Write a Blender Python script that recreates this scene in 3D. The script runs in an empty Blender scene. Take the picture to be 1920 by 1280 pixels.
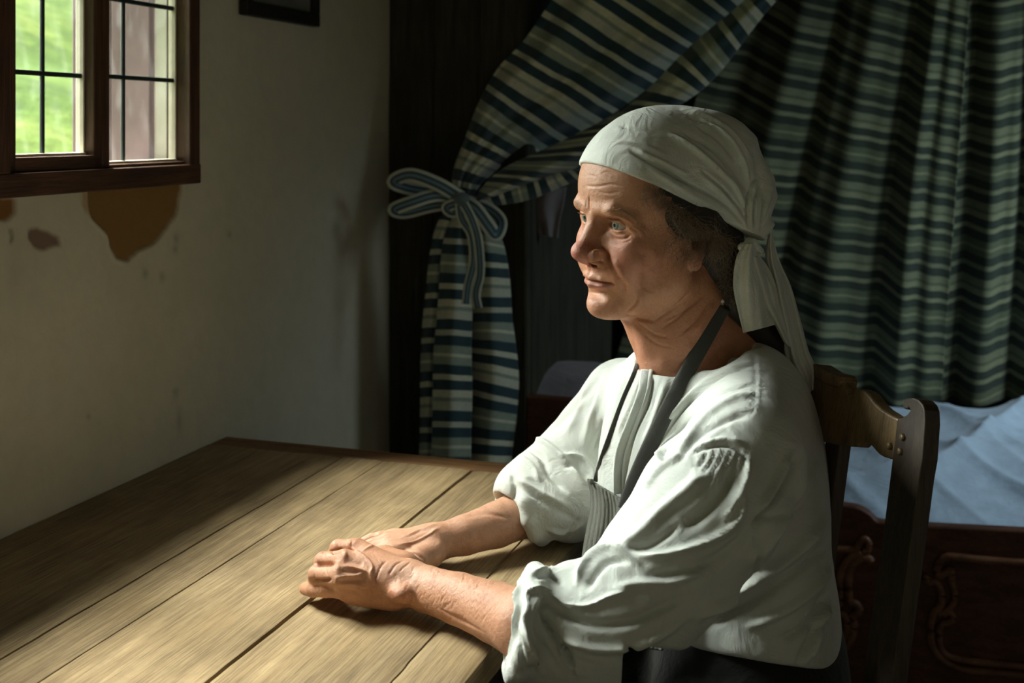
import bpy, math, random
import numpy as np
from mathutils import Vector, Matrix
from mathutils.bvhtree import BVHTree

# ------------------------------------------------------------------ camera, light, exposure
SC = bpy.context.scene
COL = SC.collection
F = 2200.0          # focal length in pixels of the 1920 wide frame
EYE = 1.29          # camera height above the floor
cam_d = bpy.data.cameras.new('camera')
cam = bpy.data.objects.new('camera', cam_d); COL.objects.link(cam)
cam.location = (0, 0, EYE); cam.rotation_euler = (math.pi/2, 0, 0)
cam_d.sensor_width = 36; cam_d.lens = F/1920*36
cam_d.shift_y = (240-640)/1920
cam_d.dof.use_dof = True; cam_d.dof.focus_distance = 1.36; cam_d.dof.aperture_fstop = 6.3
cam_d.clip_start = .02
SC.camera = cam
SC.view_settings.view_transform = 'Standard'
SC.view_settings.look = 'None'
SC.view_settings.gamma = 1.0
SC.view_settings.use_curve_mapping = False
SC.view_settings.exposure = 0.0
SC.cycles.max_bounces = 7
SC.cycles.sample_clamp_indirect = 4

U = np.array([.315, .949, 0.]); U /= np.linalg.norm(U)      # along the window wall, away from the camera
V = np.array([U[1], -U[0], 0.])                              # from the window wall into the room
C0 = np.array([-.505, 2.06, 0.])                             # far table corner at the wall
TZ = .75                                                     # table top height
TB = .70                                                     # front plane of the bed alcove (distance along U)

world = bpy.data.worlds.new('world'); SC.world = world; world.use_nodes = True
bg = world.node_tree.nodes['Background']
bg.inputs[0].default_value = (1.0, .91, .68, 1); bg.inputs[1].default_value = .125

def light_dir(o, d):
    o.rotation_euler = Vector(d).to_track_quat('-Z', 'Y').to_euler()
sun_d = bpy.data.lights.new('sky_sun', 'SUN'); sun = bpy.data.objects.new('sky_sun', sun_d); COL.objects.link(sun)
sun_el, sun_az = math.radians(57), math.radians(-4)          # hazy sun, light travels into the room through the window
sd = V*math.cos(sun_az)*math.cos(sun_el) + U*math.sin(sun_az)*math.cos(sun_el) + np.array([0, 0, -math.sin(sun_el)])
light_dir(sun, sd)
sun_d.energy = 23.0; sun_d.angle = math.radians(26); sun_d.color = (1.0, .98, .90)
sun.location = (-4, 3, 5)
sky_d = bpy.data.lights.new('sky_glow', 'SUN'); sky = bpy.data.objects.new('sky_glow', sky_d); COL.objects.link(sky)   # broad bright sky above the hill
e2, a2 = math.radians(25), math.radians(-10)
light_dir(sky, V*math.cos(a2)*math.cos(e2)+U*math.sin(a2)*math.cos(e2)+np.array([0, 0, -math.sin(e2)]))
sky_d.energy = 30.0; sky_d.angle = math.radians(44); sky_d.color = (.96, 1.0, .97); sky.location = (-4, 3, 4)
# a second window out of frame to the right sends cool daylight across the bed
wl_d = bpy.data.lights.new('side_window_light', 'AREA'); wl = bpy.data.objects.new('side_window_light', wl_d); COL.objects.link(wl)
wl_d.shape = 'RECTANGLE'; wl_d.size = .5; wl_d.size_y = .6; wl_d.energy = 7.0; wl_d.spread = math.radians(100); wl_d.color = (.80, .93, 1.0)
wl.location = (2.2, 2.1, 1.95); light_dir(wl, (-.55, .55, -1.1))

# ------------------------------------------------------------------ coordinates
def P(px, py, D): return np.array([(px-960)/F*D, D, EYE+(240-py)/F*D])
def Tb(px, py, h=0.):                                        # point at height h above the table top
    D = (EYE-TZ-h)*F/(py-240); return P(px, py, D)
def W(s, t, z): return C0+V*s+U*t+np.array([0, 0, z])
def on_plane(px, py, p0, n):
    d = np.array([(px-960)/F, 1, (240-py)/F]); o = np.array([0, 0, EYE])
    k = np.dot(np.asarray(p0)-o, n)/np.dot(d, n); return o+d*k
def proj(v):
    return np.stack([960+F*v[:, 0]/v[:, 1], 240-F*(v[:, 2]-EYE)/v[:, 1]], 1)

# ------------------------------------------------------------------ materials
MATS = {}
def mat(name, base=(.5, .5, .5), rough=.6, metal=0, spec=.5, sss=0, sssr=(.01, .004, .002), sheen=0):
    m = bpy.data.materials.new(name); m.use_nodes = True
    b = m.node_tree.nodes['Principled BSDF']
    b.inputs['Base Color'].default_value = (*base, 1); b.inputs['Roughness'].default_value = rough
    b.inputs['Metallic'].default_value = metal; b.inputs['Specular IOR Level'].default_value = spec
    if sss:
        b.inputs['Subsurface Weight'].default_value = sss; b.inputs['Subsurface Radius'].default_value = sssr
        b.inputs['Subsurface Scale'].default_value = 1.0
    if sheen:
        b.inputs['Sheen Weight'].default_value = sheen
    MATS[name] = m; return m
class NT:
    def __init__(s, m): s.t = m.node_tree; s.b = s.t.nodes['Principled BSDF']
    def n(s, ty, **kw):
        nd = s.t.nodes.new(ty)
        for k, v in kw.items(): setattr(nd, k, v)
        return nd
    def l(s, a, b): s.t.links.new(a, b)
    def coord(s, kind='Object', scale=(1, 1, 1), rot=(0, 0, 0)):
        tc = s.n('ShaderNodeTexCoord'); mp = s.n('ShaderNodeMapping'); mp.inputs['Scale'].default_value = scale
        mp.inputs['Rotation'].default_value = rot
        s.l(tc.outputs[kind], mp.inputs[0]); return mp.outputs[0]
    def noise(s, vec, scale, detail=4, rough=.6, dist=0):
        nd = s.n('ShaderNodeTexNoise'); nd.inputs['Scale'].default_value = scale; nd.inputs['Detail'].default_value = detail
        nd.inputs['Roughness'].default_value = rough; nd.inputs['Distortion'].default_value = dist
        s.l(vec, nd.inputs['Vector']); return nd.outputs['Fac']
    def ramp(s, fac, stops, interp='LINEAR'):
        r = s.n('ShaderNodeValToRGB'); r.color_ramp.interpolation = interp; e = r.color_ramp.elements
        while len(e) < len(stops): e.new(.5)
        for i, (p, c) in enumerate(stops):
            e[i].position = p; e[i].color = (*c, 1) if len(c) == 3 else c
        s.l(fac, r.inputs[0]); return r.outputs[0]
    def mix(s, a, b, fac, mode='MIX'):
        m = s.n('ShaderNodeMix', data_type='RGBA', blend_type=mode)
        for v, i in ((fac, 0), (a, 6), (b, 7)):
            if hasattr(v, 'links'): s.l(v, m.inputs[i])
            elif isinstance(v, tuple): m.inputs[i].default_value = (*v, 1)
            else: m.inputs[i].default_value = v
        return m.outputs[2]
    def bump(s, h, strength=.3, dist=.002, prev=None):
        b = s.n('ShaderNodeBump'); b.inputs['Strength'].default_value = strength; b.inputs['Distance'].default_value = dist
        s.l(h, b.inputs['Height'])
        if prev is not None: s.l(prev, b.inputs['Normal'])
        s.l(b.outputs[0], s.b.inputs['Normal']); return b.outputs[0]
    def base(s, o): s.l(o, s.b.inputs['Base Color'])
    def rough(s, o): s.l(o, s.b.inputs['Roughness'])
def g(c): return (c, c, c)

def wood(name, dark, mid, light, rough=.5, scale=1.0, axis=1, bump=.35, spec=.4):
    m = mat(name, mid, rough, spec=spec); t = NT(m)
    sc = [19*scale]*3; sc[axis] = 1.3*scale
    c = t.coord('Object', tuple(sc)); n1 = t.noise(c, 3.2, 8, .68, .35)
    sc2 = [210*scale]*3; sc2[axis] = 5*scale
    c2 = t.coord('Object', tuple(sc2)); n2 = t.noise(c2, 2.5, 6, .7, .2)
    c3 = t.coord('Object'); n3 = t.noise(c3, 7, 5, .6)
    col = t.ramp(n1, [(.3, dark), (.5, mid), (.72, light)])
    col = t.mix(col, t.ramp(n2, [(.35, g(.42)), (.55, g(1.)), (.7, g(1.12))]), .75, 'MULTIPLY')
    col = t.mix(col, t.ramp(n3, [(.32, g(.6)), (.6, g(1.1))]), .6, 'MULTIPLY')
    t.base(col)
    t.rough(t.ramp(n2, [(.3, g(min(1, rough+.25))), (.7, g(rough))]))
    b1 = t.bump(n2, bump, .0015); t.bump(n1, bump*.5, .002, b1)
    return m
def cloth(name, base, rough=.85, weave=1400, sheen=.25, wr=.25, tint=None):
    m = mat(name, base, rough, spec=.2, sheen=sheen); t = NT(m)
    c = t.coord('Object')
    n = t.noise(c, 22, 5, .6); nf = t.noise(c, weave, 2, .5)
    tint = tint or tuple(x*.8 for x in base)
    t.base(t.mix(base, tint, t.ramp(n, [(.35, g(0)), (.7, g(1))])))
    b = t.bump(nf, .18, .0006); b = t.bump(t.noise(c, 55, 6, .65, .4), wr, .004, b); t.bump(t.noise(c, 19, 5, .55, 1.2), wr*1.3, .012, b)
    return m

# ------------------------------------------------------------------ object helpers
def wm(o):
    m = o.matrix_basis.copy()
    return m if o.parent is None else wm(o.parent) @ o.matrix_parent_inverse @ m
def par(o, parent):
    o.parent = parent; o.matrix_parent_inverse = wm(parent).inverted(); return o
def link(name, me, m=None, parent=None, smooth=True):
    o = bpy.data.objects.new(name, me); COL.objects.link(o)
    if m is not None and not me.materials: me.materials.append(m if not isinstance(m, str) else MATS[m])
    if smooth and len(me.polygons): me.polygons.foreach_set('use_smooth', np.ones(len(me.polygons), bool))
    if parent is not None: par(o, parent)
    return o
def mesh_obj(name, verts, faces, m, parent=None, smooth=True, origin=None):
    verts = np.asarray(verts, dtype=np.float64)
    me = bpy.data.meshes.new(name)
    fa = np.asarray(faces) if not isinstance(faces, list) else None
    if fa is not None and fa.ndim == 2:
        k = fa.shape[1]; nf = len(fa)
        me.vertices.add(len(verts)); me.vertices.foreach_set('co', verts.astype(np.float32).ravel())
        me.loops.add(nf*k); me.loops.foreach_set('vertex_index', fa.astype(np.int32).ravel())
        me.polygons.add(nf); me.polygons.foreach_set('loop_start', np.arange(0, nf*k, k, dtype=np.int32))
        me.polygons.foreach_set('loop_total', np.full(nf, k, np.int32)); me.update(calc_edges=True); me.validate()
    else:
        me.from_pydata(verts.tolist(), [], faces); me.update()
    o = link(name, me, m, parent, smooth)
    return o
def tag(o, label=None, cat=None, group=None, kind=None):
    for k, v in (('label', label), ('category', cat), ('group', group), ('kind', kind)):
        if v: o[k] = v
    return o
def empty(name, loc, label, cat, group=None):
    o = bpy.data.objects.new(name, None); COL.objects.link(o); o.location = loc; o.empty_display_size = .05
    return tag(o, label, cat, group)

def hexa(pts):   # eight corners: bottom 0-3, top 4-7
    return list(pts), [(0, 3, 2, 1), (4, 5, 6, 7), (0, 1, 5, 4), (1, 2, 6, 5), (2, 3, 7, 6), (3, 0, 4, 7)]
def bevel(o, w=.002, seg=2):
    md = o.modifiers.new('bevel', 'BEVEL'); md.width = w; md.segments = seg; md.limit_method = 'ANGLE'; md.angle_limit = math.radians(40)
    return o
def wbox(name, s0, s1, t0, t1, z0, z1, m, parent=None, bev=.002):
    v, f = hexa([W(s0, t0, z0), W(s1, t0, z0), W(s1, t1, z0), W(s0, t1, z0), W(s0, t0, z1), W(s1, t0, z1), W(s1, t1, z1), W(s0, t1, z1)])
    f = [tuple(reversed(x)) for x in f]
    # build around a local frame so grain follows the wall direction
    me = bpy.data.meshes.new(name)
    o = bpy.data.objects.new(name, me)
    org = W((s0+s1)/2, (t0+t1)/2, (z0+z1)/2)
    M = Matrix(((V[0], U[0], 0, org[0]), (V[1], U[1], 0, org[1]), (0, 0, 1, org[2]), (0, 0, 0, 1)))
    Mi = M.inverted()
    me.from_pydata([tuple(Mi @ Vector(p)) for p in v], [], f); me.update(); me.materials.append(MATS[m] if isinstance(m, str) else m)
    bm_fix(me)
    COL.objects.link(o)
    if parent is not None:
        par(o, parent)
    o.matrix_basis = M
    if bev: bevel(o, bev)
    return o
import bmesh
def bm_fix(me):
    bm = bmesh.new(); bm.from_mesh(me); bmesh.ops.recalc_face_normals(bm, faces=bm.faces); bm.to_mesh(me); bm.free()
def grid_faces(nu, nv, closed_u=False):
    i = np.arange(nu if closed_u else nu-1); j = np.arange(nv-1)
    I, J = np.meshgrid(i, j, indexing='ij'); I2 = (I+1) % nu
    return np.stack([I*nv+J, I2*nv+J, I2*nv+J+1, I*nv+J+1], -1).reshape(-1, 4)
def spline(pts, n, closed=False):
    pts = np.asarray(pts, float); k = len(pts)
    if closed: ext = np.vstack([pts[-1], pts, pts[0], pts[1]])
    else: ext = np.vstack([2*pts[0]-pts[1], pts, 2*pts[-1]-pts[-2]])
    segs = k if closed else k-1
    tt = np.linspace(0, segs, n, endpoint=not closed); i = np.minimum(tt.astype(int), segs-1); f = (tt-i)[:, None]
    a, b, c, d = ext[i], ext[i+1], ext[i+2], ext[i+3]
    return .5*((2*b)+(-a+c)*f+(2*a-5*b+4*c-d)*f**2+(-a+3*b-3*c+d)*f**3)
def tube_vf(path, rad, ns=8, flat=1.0, flat_dir=None):
    path = np.asarray(path, float); n = len(path); rad = np.broadcast_to(rad, (n,))
    tg = np.gradient(path, axis=0); tg /= np.linalg.norm(tg, axis=1)[:, None]+1e-12
    ref = np.array([0, 0, 1.]) if flat_dir is None else np.asarray(flat_dir, float)
    vs = []
    for i in range(n):
        a = np.cross(tg[i], ref)
        if np.linalg.norm(a) < 1e-4: a = np.cross(tg[i], [1, 0, 0])
        a /= np.linalg.norm(a); b = np.cross(a, tg[i])
        th = np.linspace(0, 2*np.pi, ns, endpoint=False)
        vs.append(path[i]+rad[i]*(np.cos(th)[:, None]*a+np.sin(th)[:, None]*b*flat))
    v = np.vstack(vs); f = []
    for i in range(n-1):
        for k in range(ns):
            k2 = (k+1) % ns; f.append((i*ns+k, i*ns+k2, (i+1)*ns+k2, (i+1)*ns+k))
    f.append(tuple(range(ns))[::-1]); f.append(tuple((n-1)*ns+k for k in range(ns)))
    return v, f
def merge(parts):
    V_, F_ = [], []; o = 0
    for v, f in parts:
        V_.append(np.asarray(v)); F_ += [tuple(i+o for i in q) for q in f]; o += len(v)
    return np.vstack(V_), F_

# ------------------------------------------------------------------ signed distance modelling
class SDF:
    def __init__(s, lo, hi, h):
        s.lo = np.asarray(lo, float); s.h = h
        s.n = np.ceil((np.asarray(hi, float)-s.lo)/h).astype(int)+1
        s.d = np.full(s.n, .5, np.float32)
        s.ax = [(s.lo[i]+h*np.arange(s.n[i])).astype(np.float32) for i in range(3)]
    def _sl(s, lo, hi):
        a = np.clip(np.floor((np.asarray(lo)-s.lo)/s.h).astype(int), 0, s.n); b = np.clip(np.ceil((np.asarray(hi)-s.lo)/s.h).astype(int)+1, 0, s.n)
        if np.any(b <= a): return None
        sl = tuple(slice(a[i], b[i]) for i in range(3))
        X, Y, Z = np.meshgrid(s.ax[0][sl[0]], s.ax[1][sl[1]], s.ax[2][sl[2]], indexing='ij', sparse=True)
        return sl, X, Y, Z
    def _op(s, sl, b, k, op):
        a = s.d[sl]
        if op == 'u':
            if k > 0:
                hh = np.clip(.5+.5*(b-a)/k, 0, 1); s.d[sl] = b*(1-hh)+a*hh-k*hh*(1-hh)
            else: s.d[sl] = np.minimum(a, b)
        elif op == 's':
            if k > 0:
                hh = np.clip(.5-.5*(a+b)/k, 0, 1); s.d[sl] = a*(1-hh)-b*hh+k*hh*(1-hh)
            else: s.d[sl] = np.maximum(a, -b)
        elif op == 'i': 
            hh = np.clip(.5-.5*(b-a)/max(k, 1e-6), 0, 1); s.d[sl] = b*(1-hh)+a*hh+k*hh*(1-hh)
    def cap(s, a, b, ra, rb=None, k=.01, op='u'):
        a = np.asarray(a, float); b = np.asarray(b, float); rb = ra if rb is None else rb
        m = max(ra, rb)+k+2*s.h+.004
        q = s._sl(np.minimum(a, b)-m, np.maximum(a, b)+m)
        if q is None: return s
        sl, X, Y, Z = q; ab = b-a; L = max(np.dot(ab, ab), 1e-12)
        t = np.clip(((X-a[0])*ab[0]+(Y-a[1])*ab[1]+(Z-a[2])*ab[2])/L, 0, 1).astype(np.float32)
        d = np.sqrt((X-a[0]-t*ab[0])**2+(Y-a[1]-t*ab[1])**2+(Z-a[2]-t*ab[2])**2)-(ra+(rb-ra)*t)
        s._op(sl, d.astype(np.float32), k, op); return s
    def chain(s, pts, k=.01, op='u', inner=None):
        for (a, ra), (b, rb) in zip(pts[:-1], pts[1:]): s.cap(a, b, ra, rb, k, op)
        return s
    def ell(s, c, r, k=.01, op='u', M=None):
        c = np.asarray(c, float); r = np.asarray(r, float); M = np.eye(3) if M is None else M   # columns of M: local axes
        ext = np.sqrt((M**2) @ (r**2))+k+2*s.h+.004
        q = s._sl(c-ext, c+ext)
        if q is None: return s
        sl, X, Y, Z = q; x, y, z = X-c[0], Y-c[1], Z-c[2]
        p = [(x*M[0, i]+y*M[1, i]+z*M[2, i]) for i in range(3)]
        k0 = np.sqrt(sum((p[i]/r[i])**2 for i in range(3))); k1 = np.sqrt(sum((p[i]/r[i]**2)**2 for i in range(3)))+1e-9
        s._op(sl, (k0*(k0-1)/k1).astype(np.float32), k, op); return s
    def half(s, p0, n, k=.002, op='s', lo=None, hi=None):      # removes the side the normal points to
        q = s._sl(s.lo if lo is None else lo, (s.lo+s.h*s.n) if hi is None else hi); sl, X, Y, Z = q
        n = np.asarray(n, float)/np.linalg.norm(n)
        b = -((X-p0[0])*n[0]+(Y-p0[1])*n[1]+(Z-p0[2])*n[2])
        s._op(sl, b.astype(np.float32), k, op); return s
    def mesh(s):
        d = s.d; sg = d < 0; nx, ny, nz = d.shape
        c = [(i, j, k) for i in (0, 1) for j in (0, 1) for k in (0, 1)]
        cnt = np.zeros((nx-1, ny-1, nz-1), np.int8)
        for i, j, k in c: cnt += sg[i:nx-1+i, j:ny-1+j, k:nz-1+k]
        act = np.argwhere((cnt > 0) & (cnt < 8)); idx = -np.ones(cnt.shape, np.int32); idx[tuple(act.T)] = np.arange(len(act))
        val = np.stack([d[act[:, 0]+i, act[:, 1]+j, act[:, 2]+k] for i, j, k in c], 1)
        pos = np.zeros((len(act), 3)); w = np.zeros(len(act)); C = np.array(c, float)
        for a in range(8):
            for b in range(a+1, 8):
                if np.abs(C[a]-C[b]).sum() != 1: continue
                m = (val[:, a] < 0) != (val[:, b] < 0)
                t = np.where(m, val[:, a]/np.where(m, val[:, a]-val[:, b], 1), 0)
                pos += np.where(m[:, None], C[a]+t[:, None]*(C[b]-C[a]), 0); w += m
        vv = s.lo+s.h*(act+pos/w[:, None])
        faces = []
        for ax in range(3):
            o1, o2 = [(1, 2), (2, 0), (0, 1)][ax]
            a_ = sg[tuple(slice(0, -1) if q == ax else slice(1, -1) for q in range(3))]
            b_ = sg[tuple(slice(1, None) if q == ax else slice(1, -1) for q in range(3))]
            e = np.argwhere(a_ != b_)
            if not len(e): continue
            base = e.copy()
            for q in range(3):
                if q != ax: base[:, q] += 1
            inside = sg[tuple(base.T)]
            def cell(d1, d2):
                cc = base.copy(); cc[:, o1] -= d1; cc[:, o2] -= d2; return idx[tuple(cc.T)]
            qd = np.stack([cell(1, 1), cell(0, 1), cell(0, 0), cell(1, 0)], 1)
            qd[~inside] = qd[~inside][:, ::-1]
            faces.append(qd)
        return vv, np.vstack(faces)
def vnormals(v, f):
    a = v[f[:, 2]]-v[f[:, 0]]; b = v[f[:, 3]]-v[f[:, 1]]; n = np.cross(a, b); vn = np.zeros_like(v)
    for k in range(4): 
        for q in range(3): vn[:, q] += np.bincount(f[:, k], n[:, q], len(v))
    return vn/(np.linalg.norm(vn, axis=1)[:, None]+1e-12)
def smooth(v, f, it=2, lam=.5):
    e = np.vstack([f[:, [0, 1]], f[:, [1, 2]], f[:, [2, 3]], f[:, [3, 0]]]); e = np.vstack([e, e[:, ::-1]])
    deg = np.bincount(e[:, 0], minlength=len(v))+1e-9
    for _ in range(it):
        a = np.stack([np.bincount(e[:, 0], v[e[:, 1], q], len(v)) for q in range(3)], 1)/deg[:, None]
        v = v+lam*(a-v)
    return v
def snoise(v, scale, seed=0, oct=3):
    r = np.random.RandomState(seed); out = np.zeros(len(v)); amp = 1.
    for o in range(oct):
        for _ in range(5):
            k = r.normal(size=3); k *= scale*(2**o)*(.6+.8*r.rand())/np.linalg.norm(k)
            out += amp*np.sin(v @ k+r.rand()*6.28+1.3*np.sin(v @ (k[[1, 2, 0]]*.7)+r.rand()*6))/5
        amp *= .5
    return out
def seg_dist(q, pts):
    """distance of 2-D points q to a polyline and the running parameter 0..1 of the nearest place"""
    pts = np.asarray(pts, float); best = np.full(len(q), 1e9); par = np.zeros(len(q)); n = len(pts)-1
    for i in range(n):
        a, b = pts[i], pts[i+1]; ab = b-a; t = np.clip(((q-a) @ ab)/max(ab @ ab, 1e-9), 0, 1)
        d = np.linalg.norm(q-a-t[:, None]*ab, axis=1); m = d < best; best[m] = d[m]; par[m] = (i+t[m])/n
    return best, par
def strokes(v, nrm, lst, mask=None):
    """sculpt soft ridges (+) and grooves (-): each item (points, width, height in m, end taper)"""
    q = proj(v); disp = np.zeros(len(v))
    tocam = np.array([0, 0, EYE])-v; tocam /= np.linalg.norm(tocam, axis=1)[:, None]
    face = np.clip((np.sum(nrm*tocam, 1)+.05)*3, 0, 1)
    if mask is not None: face = face*mask
    for pts, wd, amp in lst:
        p = spline(pts, 4*len(pts)) if len(pts) > 2 else np.asarray(pts, float)
        lo = p.min(0)-3*wd; hi = p.max(0)+3*wd
        m = np.where((q[:, 0] > lo[0]) & (q[:, 0] < hi[0]) & (q[:, 1] > lo[1]) & (q[:, 1] < hi[1]) & (face > 0))[0]
        if not len(m): continue
        d, t = seg_dist(q[m], p); tap = np.clip(np.minimum(t, 1-t)*5+.25, 0, 1)
        disp[m] += amp*np.exp(-(d/wd)**2)*tap
    return v+nrm*(disp*face)[:, None], disp*face
def colattr(me, name, rgb):
    a = me.color_attributes.new(name, 'FLOAT_COLOR', 'POINT')
    c = np.ones((len(rgb), 4), np.float32); c[:, :rgb.shape[1]] = rgb; a.data.foreach_set('color', c.ravel())
def in_poly(x, y, poly):
    ins = np.zeros(x.shape, bool); n = len(poly); j = n-1
    for i in range(n):
        xi, yi = poly[i]; xj, yj = poly[j]
        m = ((yi > y) != (yj > y)) & (x < (xj-xi)*(y-yi)/((yj-yi) if abs(yj-yi) > 1e-9 else 1e-9)+xi)
        ins ^= m; j = i
    return ins

# ------------------------------------------------------------------ materials of the place
def mk_wall():
    m = mat('plaster', (.6, .6, .54), .9, spec=.15); t = NT(m); c = t.coord('Object')
    at = t.n('ShaderNodeAttribute', attribute_name='Col')
    n1 = t.noise(c, 2.2, 6, .6, .3); n2 = t.noise(c, 30, 4, .6)
    col = t.mix(at.outputs['Color'], t.ramp(n1, [(.3, (.80, .82, .78)), (.65, g(1.))]), .8, 'MULTIPLY')
    t.base(t.mix(col, t.ramp(n2, [(.35, g(.93)), (.6, g(1.))]), .7, 'MULTIPLY'))
    b = t.bump(n2, .25, .003); t.bump(t.noise(c, 6, 5, .6), .5, .01, b)
mk_wall()
def plain(name, base, rough=.7, **kw):
    m = mat(name, base, rough, **kw); t = NT(m); c = t.coord('Object')
    n = t.noise(c, 9, 5, .6); t.base(t.mix(base, tuple(x*.7 for x in base), t.ramp(n, [(.35, g(0)), (.7, g(1))])))
    t.bump(t.noise(c, 60, 4), .2, .002); return m
plain('lime_wash', (.72, .70, .62), .9); plain('ceiling_board', (.16, .13, .09)); plain('floor_stone', (.10, .085, .07))
wood('window_wood', (.028, .012, .006), (.075, .033, .014), (.14, .065, .028), .45, 1.3, 2)
wood('window_wood_h', (.028, .012, .006), (.075, .033, .014), (.14, .065, .028), .45, 1.3, 1)
wood('table_wood', (.23, .155, .075), (.36, .26, .135), (.45, .335, .185), .5, 1.0, 1, .55, .4)
def specks():
    m = MATS['table_wood']; t = NT(m); c = t.coord('Object'); lk = t.b.inputs['Base Color'].links[0].from_socket
    n = t.noise(c, 46, 3, .5); n2 = t.noise(t.coord('Object', (40, 170, 1), (0, 0, .7)), 2.2, 4, .6, .6); n3 = t.noise(c, 5, 6, .65, .5)
    col = t.mix(lk, (.62, .50, .33), t.ramp(n, [(.735, g(0)), (.78, g(.7))]))
    col = t.mix(col, t.ramp(n2, [(.25, g(.55)), (.33, g(1.))]), .5, 'MULTIPLY')
    t.base(t.mix(col, t.ramp(n3, [(.3, (.62, .60, .56)), (.55, g(1.)), (.75, (1.1, 1.07, 1.0))]), .8, 'MULTIPLY'))
specks()
wood('table_edge_wood', (.10, .045, .016), (.24, .12, .045), (.34, .19, .08), .5, 1.0, 0, .4)
wood('dark_wood', (.010, .0055, .003), (.026, .013, .007), (.045, .022, .011), .55, .8, 2)
wood('alcove_wood', (.018, .019, .010), (.040, .041, .025), (.060, .060, .038), .85, .8, 2)
wood('bed_wood', (.045, .015, .007), (.095, .034, .015), (.15, .06, .028), .38, .8, 0)
wood('chair_wood', (.095, .058, .024), (.22, .14, .062), (.33, .22, .10), .27, 1.1, 2, .2, .6); wood('chair_post_wood', (.022, .014, .008), (.050, .033, .019), (.08, .055, .032), .35, 1.1, 2, .2, .5); wood('bed_moulding', (.08, .03, .014), (.17, .075, .035), (.26, .13, .06), .3, .8, 0)  # one chair wood: rail copy lightened as lit, post copy darkened as shaded
plain('shutter_wood', (.21, .14, .145), .85)
plain('lead', (.018, .030, .028), .5, spec=.5); plain('putty', (.62, .58, .46), .8)
def mk_glass():
    m = bpy.data.materials.new('old_glass'); m.use_nodes = True; MATS['old_glass'] = m
    nt = m.node_tree; nt.nodes.remove(nt.nodes['Principled BSDF']); out = nt.nodes['Material Output']
    tr = nt.nodes.new('ShaderNodeBsdfTransparent'); tr.inputs[0].default_value = (.96, .975, .955, 1)
    gl = nt.nodes.new('ShaderNodeBsdfGlossy'); gl.inputs['Roughness'].default_value = .08
    df = nt.nodes.new('ShaderNodeBsdfTranslucent'); df.inputs[0].default_value = (.8, .82, .78, 1)
    tc = nt.nodes.new('ShaderNodeTexCoord'); no = nt.nodes.new('ShaderNodeTexNoise'); no.inputs['Scale'].default_value = 38; no.inputs['Detail'].default_value = 5
    mp = nt.nodes.new('ShaderNodeMapping'); mp.inputs['Scale'].default_value = (1, 1, .35)
    nt.links.new(tc.outputs['Object'], mp.inputs[0]); nt.links.new(mp.outputs[0], no.inputs['Vector'])
    rp = nt.nodes.new('ShaderNodeValToRGB'); rp.color_ramp.elements[0].position = .52; rp.color_ramp.elements[0].color = (.002, .002, .002, 1)
    rp.color_ramp.elements[1].position = .74; rp.color_ramp.elements[1].color = (.016, .016, .016, 1)
    nt.links.new(no.outputs['Fac'], rp.inputs[0])
    m1 = nt.nodes.new('ShaderNodeMixShader'); nt.links.new(rp.outputs[0], m1.inputs[0]); nt.links.new(tr.outputs[0], m1.inputs[1]); nt.links.new(df.outputs[0], m1.inputs[2])
    fr = nt.nodes.new('ShaderNodeFresnel'); fr.inputs[0].default_value = 1.08
    m2 = nt.nodes.new('ShaderNodeMixShader'); nt.links.new(fr.outputs[0], m2.inputs[0]); nt.links.new(m1.outputs[0], m2.inputs[1]); nt.links.new(gl.outputs[0], m2.inputs[2])
    bp = nt.nodes.new('ShaderNodeBump'); bp.inputs['Strength'].default_value = .3; bp.inputs['Distance'].default_value = .003
    nt.links.new(no.outputs['Fac'], bp.inputs['Height']); nt.links.new(bp.outputs[0], gl.inputs['Normal'])
    nt.links.new(m2.outputs[0], out.inputs[0])
mk_glass()
def mk_grass():
    m = mat('grass', (.3, .5, .1), .9, spec=.1); t = NT(m); c = t.coord('Object', (1, 1, 1))
    n = t.noise(c, 1.6, 8, .7, .6); n2 = t.noise(c, 7, 6, .7)
    col = t.ramp(n, [(.30, (.026, .055, .004)), (.48, (.055, .105, .010)), (.62, (.105, .155, .024)), (.75, (.18, .21, .07))])
    t.base(t.mix(col, t.ramp(n2, [(.35, g(.6)), (.6, g(1.1))]), .7, 'MULTIPLY')); t.bump(n2, .6, .05)
mk_grass()
def mk_stripes(name, cream, pale, mid, dark, per=.167):
    m = mat(name, cream, .85, spec=.15, sheen=.2); t = NT(m)
    uv = t.n('ShaderNodeUVMap'); sp = t.n('ShaderNodeSeparateXYZ'); t.l(uv.outputs[0], sp.inputs[0])
    c = t.coord('Object'); nz = t.noise(c, 5, 2, .5)
    ma = t.n('ShaderNodeMath', operation='MULTIPLY_ADD'); t.l(nz, ma.inputs[0]); ma.inputs[1].default_value = .012; t.l(sp.outputs[1], ma.inputs[2])
    dv = t.n('ShaderNodeMath', operation='DIVIDE'); t.l(ma.outputs[0], dv.inputs[0]); dv.inputs[1].default_value = per
    fr = t.n('ShaderNodeMath', operation='FRACT'); t.l(dv.outputs[0], fr.inputs[0])
    seq = [(0, dark), (15, cream), (24, dark), (39, cream), (50, mid), (56, pale), (70, dark), (86, pale), (95, dark), (110, mid), (122, cream), (127, mid)]
    col = t.ramp(fr.outputs[0], [(a/140, b) for a, b in seq], 'CONSTANT')
    n = t.noise(c, 130, 3, .6)
    t.base(t.mix(col, t.ramp(n, [(.3, g(.82)), (.7, g(1.05))]), .8, 'MULTIPLY'))
    b = t.bump(t.noise(c, 900, 2), .2, .001); t.bump(t.noise(c, 28, 5, .6), .3, .006, b)
mk_stripes('striped_cloth', (.62, .66, .50), (.55, .60, .48), (.29, .36, .29), (.032, .068, .082))
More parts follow.
